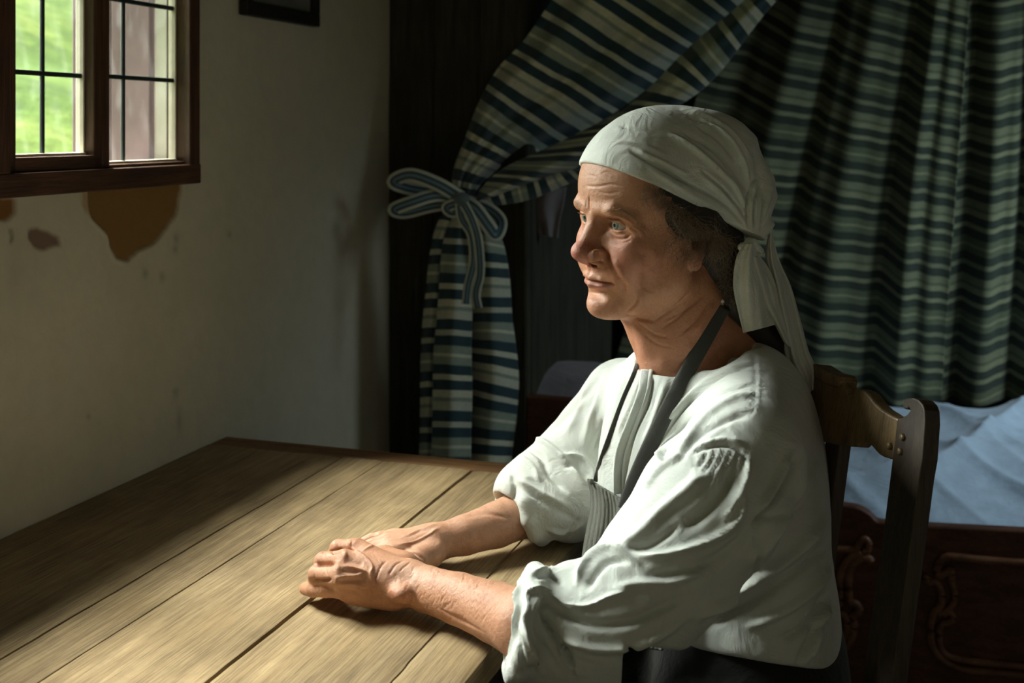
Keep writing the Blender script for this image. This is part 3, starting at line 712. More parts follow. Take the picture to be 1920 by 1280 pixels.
# curtain hanging at the back of the bed: fine folds fanning from the upper right
def rear_curtain():
    c = empty('rear_curtain', W(1.4, 1.5, .6), 'green and cream striped curtain hanging at the back of the bed', 'curtain')
    def panel(x0, x1, xt0, xt1, off, seed, folds, sh0, sh1):
        nu, nv = 260, 200; u = np.linspace(0, 1, nu); v = np.linspace(0, 1, nv)
        Uu, Vv = np.meshgrid(u, v, indexing='ij')
        yb = 752+Uu*0+(6*np.sin(Uu*9)); yt = -190
        Y = yt+(yb-yt)*Vv; X = (xt0+(xt1-xt0)*Uu)*(1-Vv)+(x0+(x1-x0)*Uu)*Vv
        base = np.zeros(X.shape)
        for cx, w, a in folds: base += a*.55*np.exp(-((Uu-cx-(.01*np.sin(Vv*6+seed)))/w)**2)
        base += .002*np.sin(Uu*60+seed+2*np.sin(Vv*3))+.0045*np.sin(Uu*23+seed+np.sin(Vv*4))
        n0 = W(0, 1.50-off, 0); d = np.stack([(X-960)/F, np.ones_like(X), (240-Y)/F], -1); o3 = np.array([0, 0, EYE])
        k = ((n0-o3) @ U)/(d @ U); p = o3+d*k[..., None]; p = p-U*base[..., None]
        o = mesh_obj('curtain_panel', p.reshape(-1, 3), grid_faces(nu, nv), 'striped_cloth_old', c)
        sag = sh0*(1-Vv)+sh1*Vv
        uvl = o.data.uv_layers.new(name='UVMap'); vv_ = (p[..., 2]+sag*Uu+base*.35).ravel(); li = np.empty(len(o.data.loops), np.int32)
        o.data.loops.foreach_get('vertex_index', li); uvl.data.foreach_set('uv', np.stack([Uu.ravel()[li], vv_[li]], 1).ravel())
        sm = o.modifiers.new('thick', 'SOLIDIFY'); sm.thickness = .003
    panel(1130, 1765, 1420, 1832, .0, 1, [(.33, .05, .05), (.47, .035, -.05), (.62, .06, .045), (.78, .035, -.055), (.86, .03, .05), (.94, .025, .02), (.15, .07, -.04)], .30, .17)
    panel(1752, 2120, 1815, 2150, -.06, 4, [(.1, .05, -.05), (.22, .06, .05), (.38, .04, -.06), (.52, .05, .03), (.72, .05, -.04), (.9, .05, .04)], .0, -.03)
rear_curtain()

# ------------------------------------------------------------------ chair
def chair():
    r = np.array([-.30, .954, 0]); nrm = np.array([-.954, -.30, 0]); lean = math.radians(8.5)
    up = -nrm*math.sin(lean)+np.array([0, 0, math.cos(lean)]); nf = np.cross(r, up); nf *= np.sign(nf @ nrm)
    p0 = P(1700, 800, 1.27); k = 3.7636
    c = empty('wooden_chair', (p0[0]-.2, p0[1]+.2, 0), 'brown wooden chair with a scrolled cut-out back rail that she sits on', 'chair')
    def q(x, y): return on_plane(1480+x/k, 660+y/k, p0, nf)
    def loc(p): d = p-p0; return (d @ r, d @ up)
    half_w = .215
    cx = loc(q(765, 520))[0]-.0
    near = loc(q(960, 600))[0]; mid = near+half_w
    def W2(a, b, off=0.): return p0+r*a+up*b+nf*off
    def slab(name, poly, th, m, bv=.0025, off=0.):
        n = len(poly); fr = [W2(a, b, off) for a, b in poly]; bk = [W2(a, b, off-th) for a, b in poly]
        f = [tuple(range(n)), tuple(range(2*n-1, n-1, -1))]+[(i, n+i, n+(i+1) % n, (i+1) % n) for i in range(n)]
        o = mesh_obj(name, np.array(fr+bk), f, m, c, False); bm_fix(o.data); bevel(o, bv, 3); return o
    top = [loc(q(x, y)) for x, y in [(768, 466), (745, 455), (720, 445), (650, 400), (618, 372), (590, 340), (568, 308), (545, 282), (520, 266), (495, 258), (468, 262), (445, 275), (418, 298), (410, 285), (402, 262), (392, 235), (380, 205), (340, 190), (290, 178), (190, 160)]]
    bot = [loc(q(x, y)) for x, y in [(735, 758), (700, 752), (660, 740), (630, 722), (608, 700), (585, 672), (565, 650), (540, 638), (520, 637), (500, 645), (488, 658), (478, 668), (430, 666), (340, 655), (250, 640), (225, 620), (200, 590), (178, 555), (150, 520)]]
    top = [(a, b) for a, b in top if a < mid-.005]; bot = [(a, b) for a, b in bot if a < mid-.005]
    mir = lambda L: [(2*mid-a, b) for a, b in L][::-1]
    poly = top+[(mid, top[-1][1]+.004)]+mir(top)+mir(bot)[::1][::-1][::-1]
    poly = top+[(mid, top[-1][1]+.004)]+mir(top)+bot_m(bot, mid)
    slab('back_rail', poly, .018, 'chair_wood', .003)
    # raised crest moulding along the top middle
    cr = [loc(q(x, y)) for x, y in [(380, 203), (374, 175), (366, 158), (290, 140), (190, 118)]]; cr = [(a, b) for a, b in cr if a < mid]
    crl = cr+[(mid, cr[-1][1]+.004)]+mir(cr)
    low = [(crl[0][0], crl[0][1]-.004)]+[(a, b-.016) for a, b in crl[2:-2]]+[(crl[-1][0], crl[-1][1]-.004)]
    slab('crest', crl+low[::-1], .026, 'chair_wood', .004, .004)
    # posts with a curled top
    post = [loc(q(x, y)) for x, y in [(768, 466), (800, 462), (835, 440), (857, 412), (850, 392), (838, 402), (820, 403), (806, 392), (803, 368), (815, 342), (840, 325), (875, 320), (915, 335), (945, 368), (960, 410), (963, 500), (945, 760), (920, 900), (870, 1280)]]
    e = post[-1]; dv = (post[-1][0]-post[-3][0])/(post[-1][1]-post[-3][1])
    zb = (-p0[2]+.0)/math.cos(lean)
    post += [(e[0]+.004, -.34), (e[0]+.012, zb*.98), (e[0]+.055, zb*.98), (e[0]+.052, -.34)]
    post += [loc(q(x, y)) for x, y in [(665, 1280), (700, 1000), (730, 760), (738, 700), (765, 520)]]
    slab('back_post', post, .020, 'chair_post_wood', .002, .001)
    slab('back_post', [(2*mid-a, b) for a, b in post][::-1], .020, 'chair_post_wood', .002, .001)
    for x in (0, 1):
        sp = [loc(q(x_, y_)) for x_, y_ in [(245, 600), (350, 600), (345, 700), (335, 860), (310, 1280)]]
        w = sp[1][0]-sp[0][0]; a0, a1 = sorted([sp[0][0], sp[1][0]])
        poly2 = [(a0, sp[0][1]), (a1, sp[0][1]), (a1+.004, -.45), (a0+.004, -.45)]
        if x: poly2 = [(2*mid-a, b) for a, b in poly2][::-1]
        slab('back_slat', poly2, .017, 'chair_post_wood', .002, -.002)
    for x, y in ((808, 600), (790, 700), (712, 662)):
        a, b = loc(q(x, y)); v, f = tube_vf([W2(a, b, -.002), W2(a, b, .003), W2(a, b, .0042)], [.0042, .004, .002], 10)
        mesh_obj('peg', v, f, 'chair_wood', c)
    # seat, front legs, stretcher
    fl = -nf.copy(); fwd = np.array([-.954, -.30, 0]); ctr = W2(mid, -.47); ctr[2] = 0
    def bx(name, a0, a1, f0, f1, z0, z1, bv=.004):
        pts = [ctr+r*a+fwd*f+np.array([0, 0, z]) for z in (z0, z1) for a, f in ((a0, f0), (a1, f0), (a1, f1), (a0, f1))]
        o = mesh_obj(name, *hexa(pts), 'dark_wood', c, False); bm_fix(o.data); bevel(o, bv, 2)
    bx('seat', -.21, .21, .0, .40, .42, .445, .008)
    for s_ in (-1, 1): bx('leg', s_*.18-.02, s_*.18+.02, .35, .39, 0, .42)
    bx('stretcher', -.17, .17, .36, .38, .15, .18)
def bot_m(bot, mid):
    m = [(2*mid-a, b) for a, b in bot]      # far side, from outer to middle
    return m+bot[::-1]
chair()

# ------------------------------------------------------------------ person: materials
def mk_skin():
    m = mat('skin', (.6, .35, .25), .48, spec=.45, sss=.07, sssr=(.012, .005, .0025)); t = NT(m); c = t.coord('Object')
    at = t.n('ShaderNodeAttribute', attribute_name='Col')
    n1 = t.noise(c, 55, 5, .65); n2 = t.noise(c, 320, 4, .65)
    v = t.n('ShaderNodeTexVoronoi'); v.inputs['Scale'].default_value = 420; t.l(c, v.inputs['Vector'])
    col = t.mix(at.outputs['Color'], t.ramp(n1, [(.30, (.78, .66, .60)), (.5, g(1.)), (.75, (1.08, 1.04, 1.0))]), .75, 'MULTIPLY')
    t.base(t.mix(col, t.ramp(n2, [(.35, (.86, .80, .76)), (.6, g(1.))]), .5, 'MULTIPLY'))
    t.rough(t.ramp(n2, [(.3, g(.58)), (.7, g(.40))]))
    b = t.bump(v.outputs['Distance'], .2, .0006); t.bump(t.noise(c, 150, 6, .72, .5), .75, .0013, b)
mk_skin()
cloth('white_shirt', (.62, .645, .60), .82, 1300, .12, .30, (.585, .605, .55))
cloth('kerchief_cloth', (.72, .74, .68), .85, 1300, .12, .36, (.62, .64, .58))
cloth('apron_cloth', (.155, .16, .13), .88, 900, .2, .3); cloth('strap_cloth', (.055, .055, .048), .85, 900, .2, .2)
cloth('dark_skirt', (.012, .012, .011), .85, 900, .2, .3)
mat('hair_strand', (.24, .165, .10), .3, spec=.6); mat('hair_dark', (.02, .014, .009), .6); mat('brow_hair', (.40, .27, .17), .6)
def mk_eye():
    m = mat('eyeball', (.8, .8, .78), .08, spec=.8); t = NT(m); at = t.n('ShaderNodeAttribute', attribute_name='Col'); t.base(at.outputs['Color'])
mk_eye(); mat('earring', (.75, .74, .70), .15, spec=.9)

# head frame (x forward, y to her left, z up; origin between the eyes)
HY, HP, HR = [math.radians(a) for a in (210.0, 4.0, -4.5)]
cy, sy, cp, sp_, cr, sr = math.cos(HY), math.sin(HY), math.cos(HP), math.sin(HP), math.cos(HR), math.sin(HR)
HM = np.array([[cy, -sy, 0], [sy, cy, 0], [0, 0, 1]]) @ np.array([[cp, 0, sp_], [0, 1, 0], [-sp_, 0, cp]]) @ np.array([[1, 0, 0], [0, cr, -sr], [0, sr, cr]])
HO = np.array([.1055, 1.4055, EYE-.1115])
def H(x, y, z): return HO+HM @ np.array([x, y, z])
person = empty('person', P(1400, 1600, 1.42)*np.array([1, 1, 0]), 'seated woman in white kerchief and white shirt, hands folded on the table', 'person')

def noise1(v, s, seed): return snoise(v, s, seed, 3)
def build_head():
    h = .00135
    S = SDF(HO+np.array([-.10, -.16, -.30]), HO+np.array([.30, .20, .17]), h)
    def e(c, r, k=.012, op='u', rot=None): 
        M = HM if rot is None else HM @ rot
        S.ell(H(*c), r, k, op, M)
    def c(a, b, ra, rb=None, k=.008, op='u'): S.cap(H(*a), H(*b), ra, rb, k, op)
    def RZ(a): a = math.radians(a); return np.array([[math.cos(a), -math.sin(a), 0], [math.sin(a), math.cos(a), 0], [0, 0, 1]])
    def RY(a): a = math.radians(a); return np.array([[math.cos(a), 0, math.sin(a)], [0, 1, 0], [-math.sin(a), 0, math.cos(a)]])
    e((-.086, 0, .036), (.098, .077, .090), 0)
    e((-.042, 0, .036), (.0465, .0615, .050), .03)                 # forehead
    e((-.045, 0, -.040), (.057, .058, .075), .03)                # face block
    for s in (-1, 1):
        e((-.024, s*.042, -.033), (.026, .022, .022), .018)      # cheek bone
        e((-.018, s*.033, -.052), (.024, .020, .024), .016)      # cheek
        c((-.070, s*.054, -.068), (-.014, s*.018, -.103), .015, .014, .022)   # jaw
        c((-.075, s*.060, -.020), (-.068, s*.056, -.070), .016, .015, .02)    # ramus
    e((-.022, 0, -.064), (.034, .031, .036), .018)               # muzzle
    e((-.004, 0, -.103), (.0205, .022, .0165), .012)             # chin
    for s in (-1, 1):
        e((.0125, s*.034, -.003), (.017, .020, .0125), .014, 's', RZ(s*22))    # sockets
        e((.0110, s*.0165, -.001), (.008, .006, .009), .008, 's')
    for s in (-1, 1):
        c((.0095, s*.010, .0165), (.0050, s*.034, .0185), .0068, .0068, .008)  # brow ridge
        c((.0050, s*.034, .0185), (-.013, s*.052, .009), .0068, .006, .008)
    # nose
    c((.0030, 0, .012), (.0140, 0, -.012), .0068, .0078, .008)
    c((.0140, 0, -.012), (.0255, 0, -.030), .0078, .0100, .006)
    c((.000, 0, -.006), (.012, 0, -.036), .0085, .0145, .008)
    e((.0275, 0, -.0338), (.0128, .0128, .0112), .005)
    for s in (-1, 1):
        e((.0155, s*.0145, -.0390), (.0130, .0082, .0092), .0075, 'u', RZ(s*18))
        c((.006, s*.0190, -.042), (.010, s*.0185, -.035), .004, .004, .006)
    c((.0265, 0, -.0425), (.016, 0, -.0470), .0045, .0055, .005)
    for s in (-1, 1): e((.0165, s*.0092, -.0478), (.0085, .0048, .0050), .002, 's', RZ(s*15))
    # lips
    for s in (-1, 1):
        c((.0150, s*.003, -.0650), (.0095, s*.016, -.0672), .0040, .0036, .004)
        c((.0095, s*.016, -.0672), (-.0005, s*.0285, -.0705), .0036, .0022, .004)
        c((.0120, s*.000, -.0752), (.0075, s*.014, -.0745), .0054, .0046, .005)
        c((.0075, s*.014, -.0745), (-.0010, s*.0280, -.0715), .0046, .0024, .004)
        c((.0215, s*.000, -.0700), (.0140, s*.015, -.0704), .0015, .0015, .0022, 's')
        c((.0140, s*.015, -.0704), (.0020, s*.0310, -.0722), .0015, .0013, .0022, 's')
    c((.018, .001, -.0525), (.018, .0005, -.061), .0022, .0022, .004, 's')
    c((.011, -.013, -.0865), (.011, .013, -.0865), .0045, .0045, .008, 's')     # under the lower lip
    # eyelids
    for s in (-1, 1):
        ec = (-.0108, s*.0315, 0)
        e(ec, (.0148, .0152, .0142), .004)
        c((-.012, s*.050, -.002), (-.016, s*.054, -.004), .006, .007, .006)
        e((.0030, s*.0325, -.0014), (.0165, .0152, .0044), .0012, 's')
        
        c((.0030, s*.023, .0092), (.0020, s*.040, .0080), .0012, .0012, .003, 's')   # lid crease
        c((-.0015, s*.023, -.0122), (-.0060, s*.041, -.0125), .0034, .0030, .006)      # bag under the eye
    # ears
    for s in (-1, 1):
        e((-.088, s*.076, -.020), (.017, .007, .029), .004, 'u', RZ(s*18))
        e((-.080, s*.083, -.016), (.010, .005, .017), .003, 's', RZ(s*18))
        e((-.083, s*.076, -.047), (.0095, .005, .011), .004)
        c((-.071, s*.078, -.018), (-.073, s*.078, -.026), .0035, .003, .003)
    # neck, throat
    NB = P(1290, 735, 1.44)
    S.cap(H(-.088, 0, -.06), NB, .052, .054, .022)
    S.cap(H(-.112, 0, -.05), P(1380, 690, 1.47), .045, .055, .03)
    c((-.050, 0, -.100), (-.075, 0, -.135), .024, .03, .02)
    S.cap(P(1300, 735, 1.45), P(1385, 765, 1.37), .046, .036, .03)
    S.cap(P(1300, 745, 1.46), P(1225, 760, 1.53), .046, .036, .03)
    S.ell(P(1320, 850, 1.47), (.08, .11, .06), .03)
    # tendons
    S.cap(P(1335, 560, 1.425), P(1240, 690, 1.41), .014, .011, .016)
    S.cap(P(1215, 610, 1.415), P(1220, 690, 1.42), .011, .010, .014)
    v, f = S.mesh(); v = smooth(v, f, 2, .5)
    n = vnormals(v, f)
    L = (v-HO) @ HM
    Z3 = lambda x, y: (1040+x/3.764, 280+y/3.764)
    st = []
    def s3(pts, wd, amp): st.append(([Z3(*p) for p in pts], wd, amp))
    s3([(330, 165), (380, 160), (430, 185)], 1.6, -.0006); s3([(215, 255), (300, 262), (400, 245), (480, 262)], 1.7, -.0008)
    s3([(310, 300), (380, 310), (450, 300)], 1.6, -.0006); s3([(240, 180), (290, 190)], 1.6, -.0004)
    s3([(245, 330), (243, 400), (250, 445)], 1.8, -.0009); s3([(225, 350), (222, 410)], 1.6, -.0005)
    s3([(395, 600), (430, 630), (490, 630), (540, 600)], 2.0, -.0010); s3([(400, 575), (440, 600), (500, 590)], 1.6, -.0006)
    s3([(420, 650), (480, 660), (540, 640)], 1.8, -.0006)
    s3([(520, 545), (580, 580), (600, 640)], 2.4, -.0011); s3([(545, 540), (620, 570), (650, 610)], 1.8, -.0005); s3([(500, 560), (560, 620)], 1.8, -.0006)
    s3([(480, 500), (540, 530), (600, 540)], 2.0, -.0006); s3([(380, 480), (440, 470), (520, 500), (560, 545)], 2.6, .0009)
    s3([(365, 700), (385, 790), (430, 880), (480, 960), (490, 1030)], 4.2, -.0019)   # nasolabial fold
    s3([(400, 780), (470, 860), (520, 950)], 6, .0014)
    s3([(430, 945), (465, 975), (470, 1010)], 2.6, -.0010)
    s3([(583, 960), (580, 1050), (550, 1110), (500, 1150)], 2.6, -.0011)
    s3([(610, 1000), (600, 1090), (540, 1150)], 7, .0012)
    Q = lambda x, y: (1000+x/4., 270+y/4.)
    def s4(pts, wd, amp): st.append(([Q(*p) for p in pts], wd, amp))
    s4([(470, 775), (520, 775), (550, 815), (552, 865)], 1.8, -.0022); s4([(440, 820), (475, 800), (520, 815)], 3, .0012)
    s4([(420, 905), (470, 895), (520, 885)], 2.2, -.0030); s4([(395, 1022), (450, 1030), (530, 1042), (610, 1050)], 1.5, -.0026)
    s4([(400, 1045), (470, 1062), (560, 1068)], 3.2, .0012); s4([(420, 1110), (480, 1120), (540, 1112)], 3.5, -.0012)
    s4([(545, 560), (600, 548), (660, 580), (700, 625)], 1.4, -.0010)
    s3([(620, 850), (660, 930), (640, 1010)], 13, -.0018)
    s3([(560, 700), (640, 760), (700, 860)], 12, -.0012)
    s3([(500, 1165), (580, 1190), (700, 1210)], 3, -.0012)
    for a in ([(950, 1010), (850, 1110), (700, 1210)], [(1000, 1050), (900, 1160), (760, 1260)], [(1080, 1080), (1010, 1190), (900, 1300)], [(1060, 1020), (960, 1110), (800, 1200)]):
        s3(a, 2.2, -.0010)
    s3([(1120, 1080), (1060, 1190), (980, 1300)], 5, .0016)
    s3([(600, 1230), (700, 1300), (800, 1330)], 2.5, -.0008); s3([(620, 1300), (720, 1370), (830, 1400)], 2.5, -.0007)
    st = [(a_, b_, c_*1.5) for a_, b_, c_ in st]
    v, _ = strokes(v, n, st)
    v = v+n*(noise1(v, 260, 2)*.00010+noise1(v, 90, 5)*.00018)[:, None]
    kz = L[:, 2]-(.0715+(L[:, 0]-.012)*(.0955/.177)); v = v-n*(.0055*np.clip((kz-.004)/.006, 0, 1))[:, None]    # scalp lies a little lower under the kerchief
    # colour of the skin itself
    base = np.array([.50, .24, .13]); col = np.tile(base, (len(v), 1))
    def blob(c_, r, rgb, w, two=True):
        for s in ((1, -1) if two else (1,)):
            q = L-np.array([c_[0], c_[1]*s, c_[2]]); m = np.exp(-np.sum((q/np.array(r))**2, 1))*w; col[:] = col*(1-m)[:, None]+np.array(rgb)*m[:, None]
    blob((.030, 0, -.036), (.024, .016, .024), (.42, .13, .10), .85, False)
    blob((.010, 0, -.012), (.02, .009, .02), (.50, .25, .17), .4, False)
    blob((-.014, .042, -.036), (.026, .018, .022), (.44, .13, .09), .85)
    blob((-.03, .05, -.05), (.03, .02, .022), (.48, .19, .12), .6)
    blob((0, 0, -.103), (.03, .022, .012), (.50, .24, .18), .45, False)
    blob((.012, .012, -.0745), (.012, .016, .0055), (.40, .15, .12), .85)
    blob((-.02, 0, .05), (.05, .05, .03), (.52, .30, .19), .5, False)
    blob((-.085, .08, -.03), (.02, .02, .03), (.50, .20, .14), .6)
    nk = np.clip((-.10-L[:, 2])/.03, 0, 1)*np.clip((-.03-L[:, 0]+.05)/.05, 0, 1)
    col = col*(1-nk*.55)[:, None]+np.array([.46, .20, .12])*(nk*.55)[:, None]
    sp2 = snoise(v, 320, 7, 2); col *= (1-.22*np.clip(sp2-1.0, 0, 1))[:, None]
    return v, f, col
def arm_parts(S, A):
    """forearm and hand from a dictionary of joints"""
    S.chain(A['arm'], .004)
    w = A['wrist']
    for fk in ('index', 'middle', 'ring', 'pinky'):
        j = A[fk]
        S.cap(w[0], j[0][0], w[1]*.75, j[0][1]*1.08, .011)
        S.chain(j, .0026)
    S.chain(A['thumb'], .006)
    for e_ in A.get('fill', []): S.cap(*e_)
def build_arms():
    out = []
    # her left arm, nearer the camera, lying over the right hand
    lo = np.array([-.33, 1.02, .72]); hi = np.array([.16, 1.50, .93])
    S = SDF(lo, hi, .0013)
    wr = Tb(768, 1092, .034)
    A = dict(arm=[(P(1085, 1178, 1.175), .040), (Tb(985, 1172, .040), .0335), (Tb(930, 1148, .036), .0298), (Tb(860, 1122, .034), .0262), (Tb(800, 1104, .032), .0238), (wr, .0225)],
             wrist=(wr, .024),
             index=[(Tb(668, 1030, .058), .0118), (Tb(634, 1028, .058), .0098), (Tb(626, 1042, .038), .0088), (Tb(640, 1058, .022), .0078)],
             middle=[(Tb(646, 1052, .056), .0122), (Tb(606, 1052, .050), .0102), (Tb(603, 1072, .026), .0088), (Tb(622, 1082, .012), .0078)],
             ring=[(Tb(638, 1079, .047), .0116), (Tb(594, 1076, .040), .0098), (Tb(590, 1092, .018), .0086), (Tb(612, 1100, .010), .0076)],
             pinky=[(Tb(650, 1103, .030), .0108), (Tb(610, 1102, .026), .0100), (Tb(588, 1104, .019), .0088), (Tb(573, 1103, .013), .0072)],
             thumb=[(Tb(760, 1062, .036), .016), (Tb(722, 1046, .036), .0135), (Tb(690, 1040, .034), .0108), (Tb(664, 1046, .028), .0092)],
             fill=[(Tb(735, 1112, .024), Tb(668, 1110, .022), .018, .014, .012), (Tb(745, 1075, .032), Tb(690, 1060, .036), .020, .020, .014),
                   (Tb(730, 1095, .034), Tb(680, 1082, .038), .018, .015, .012), (Tb(750, 1110, .034), Tb(757, 1113, .034), .0105, .0105, .008)])
    arm_parts(S, A)
    S.half(np.array([0, 0, TZ+.0008]), (0, 0, -1), .002)
    v, f = S.mesh(); v = smooth(v, f, 2, .5); n = vnormals(v, f)
    Z6 = lambda x, y: (540+x/6., 980+y/6.)
    st = []
    def s6(pts, wd, amp): st.append(([Z6(*p) for p in pts], wd, amp))
    # knuckles, tendons, veins
    for p in ((690, 230), (640, 350), (560, 500), (540, 660)): s6([(p[0]-20, p[1]), (p[0]+25, p[1]+4)], 7, .0016)
    s6([(700, 270), (800, 340), (900, 420), (950, 500), (930, 560), (960, 640)], 2.5, .0017)
    s6([(820, 330), (900, 280), (960, 250)], 2.2, .0012)
    s6([(590, 490), (700, 500), (820, 530), (900, 560), (940, 620), (975, 670)], 2.7, .0019)
    s6([(530, 620), (640, 600), (760, 590), (850, 560)], 2.4, .0012)
    s6([(560, 690), (680, 690), (800, 700), (900, 730)], 2.4, .0010)
    s6([(600, 540), (700, 555), (800, 560)], 3, -.0010); s6([(620, 440), (720, 440), (850, 480)], 5, -.0014)
    s6([(570, 650), (700, 650), (850, 640)], 4, -.0010); s6([(620, 300), (720, 330), (780, 370)], 4, -.0008)
    s6([(560, 740), (700, 760), (850, 790)], 4, -.0008)
    s6([(1110, 430), (1050, 480), (1010, 570), (975, 650)], 1.6, -.0011); s6([(1300, 430), (1220, 460), (1160, 540), (1140, 580)], 1.6, -.0011); s6([(1380, 440), (1300, 500), (1250, 550)], 1.6, -.0009)
    s6([(1150, 740), (1210, 800), (1230, 850)], 8, .0014)      # wrist bone
    s6([(1000, 760), (1080, 850)], 6, -.0010)
    for q_ in ([(600, 300), (540, 325), (490, 330)], [(520, 455), (420, 470), (320, 465)], [(480, 640), (380, 655), (260, 650)]): s6(q_, 3.2, -.0034)
    for x, y in ((430, 540), (300, 610), (470, 420), (350, 740), (560, 250), (400, 345)): s6([(x-4, y-40), (x+8, y+40)], 1.5, -.0005)
    for i in range(7): s6([(1700+i*28, 960+i*20), (1800+i*40, 1010+i*24), (1960+i*40, 1060+i*28)], 1.4, -.0006)
    rr = random.Random(8)
    for i in range(150):
        x, y = rr.uniform(1180, 2300), rr.uniform(520, 1150); 
        st.append(([Z6(x, y), Z6(x+rr.uniform(10, 45), y-rr.uniform(25, 70))], 1.0, -.00035))
    st = [(a_, b_, c_*1.35) for a_, b_, c_ in st]
    v, _ = strokes(v, n, st)
    v = v+n*(snoise(v, 240, 3)*.00016)[:, None]
    q = proj(v); col = np.tile(np.array([.54, .275, .165]), (len(v), 1))
    pale = np.exp(-((q[:, 0]-770)/60)**2-((q[:, 1]-1075)/22)**2)*.35+np.exp(-((q[:, 0]-640)/60)**2-((q[:, 1]-1065)/35)**2)*.25
    col = col*(1-pale)[:, None]+np.array([.62, .42, .33])*pale[:, None]
    red = np.exp(-((q[:, 0]-742)/20)**2-((q[:, 1]-1115)/16)**2)*.5; col = col*(1-red)[:, None]+np.array([.52, .22, .14])*red[:, None]
    out.append((v, f, col))
    # her right arm, farther from the camera
    lo = np.array([-.25, 1.25, .72]); hi = np.array([.16, 1.72, .92])
    S = SDF(lo, hi, .0014)
    wr = Tb(818, 1016, .030)
    A = dict(arm=[(P(1060, 920, 1.552), .033), (P(985, 960, 1.520), .0305), (P(930, 984, 1.487), .0275), (P(870, 1003, 1.462), .0238), (wr, .0205)],
             wrist=(wr, .0215),
             index=[(Tb(736, 1037, .030), .0108), (Tb(700, 1042, .026), .0088), (Tb(668, 1046, .020), .008), (Tb(646, 1050, .014), .007)],
             middle=[(Tb(727, 1022, .033), .0112), (Tb(688, 1030, .028), .009), (Tb(656, 1034, .020), .008), (Tb(640, 1040, .014), .007)],
             ring=[(Tb(728, 1014, .029), .0105), (Tb(700, 1022, .025), .0088), (Tb(676, 1030, .020), .008), (Tb(660, 1036, .014), .007)],
             pinky=[(Tb(738, 1006, .024), .0095), (Tb(714, 1008, .024), .0080), (Tb(696, 1011, .022), .0072), (Tb(684, 1015, .020), .0066)],
             thumb=[(Tb(808, 1038, .024), .017), (Tb(783, 1052, .022), .0155), (Tb(742, 1066, .018), .011), (Tb(712, 1076, .014), .009)],
             fill=[(Tb(800, 1022, .026), Tb(745, 1026, .026), .020, .016, .012)])
    arm_parts(S, A)
    S.half(np.array([0, 0, TZ+.0008]), (0, 0, -1), .002)
    v, f = S.mesh(); v = smooth(v, f, 2, .5); n = vnormals(v, f)
    st = []
    Z4 = lambda x, y: (520+x/3.2, 900+y/3.2)
    def s4(pts, wd, amp): st.append(([Z4(*p) for p in pts], wd, amp))
    s4([(640, 365), (760, 340), (850, 300), (960, 260)], 2.4, .0015); s4([(720, 385), (820, 370), (900, 330), (980, 280)], 2.2, .0013)
    s4([(700, 350), (800, 330), (880, 290)], 2.5, -.0010); s4([(740, 450), (820, 440), (880, 480)], 3, -.0016); s4([(780, 480), (830, 460), (870, 490)], 2.2, .0012)
    s4([(780, 400), (860, 420), (900, 460)], 3, -.0010); s4([(930, 290), (970, 340), (980, 400)], 7, .0016)
    s4([(1120, 220), (1250, 200), (1400, 230)], 4, -.0012)
    v, _ = strokes(v, n, st); v = v+n*(snoise(v, 240, 6)*.00012)[:, None]
    col = np.tile(np.array([.55, .30, .19]), (len(v), 1)); out.append((v, f, col))
    return out
def build_body():
    parts = [build_head()]+build_arms()
    # torso, hips and legs under the clothes, coarse but continuous with the neck and arms
    S = SDF((-.18, .98, .02), (.50, 1.80, 1.12), .009)
    S.ell(P(1360, 900, 1.46), (.075, .12, .15), .03); S.ell(P(1385, 1100, 1.44), (.08, .12, .19), .04)
    S.cap(P(1300, 740, 1.45), P(1350, 870, 1.46), .045, .06, .03)
    S.chain([(P(1385, 880, 1.28), .040), (P(1230, 1060, 1.20), .040), (P(1085, 1178, 1.175), .040)], .03)
    S.chain([(P(1180, 780, 1.59), .038), (P(1110, 860, 1.58), .038), (P(1060, 920, 1.552), .031)], .03)
    kn, kf_ = np.array([-.10, 1.17, .475]), np.array([-.14, 1.43, .475])
    S.chain([(np.array([.30, 1.34, .53]), .085), (kn, .06), (kn+np.array([.02, 0, -.39]), .045), (kn+np.array([-.10, -.02, -.42]), .03)], .04)
    S.chain([(np.array([.26, 1.53, .53]), .085), (kf_, .06), (kf_+np.array([.02, 0, -.39]), .045), (kf_+np.array([-.10, -.02, -.42]), .03)], .04)
    v, f = S.mesh(); v = smooth(v, f, 3); parts.append((v, f, np.tile(np.array([.55, .31, .20]), (len(v), 1))))
    V_, F_, C_ = [], [], []; o = 0
    for v, f, c in parts: V_.append(v); F_.append(f+o); C_.append(c); o += len(v)
    b = mesh_obj('body', np.vstack(V_), np.vstack(F_), 'skin', person); colattr(b.data, 'Col', np.vstack(C_))
    return b, parts
body, body_parts = build_body()

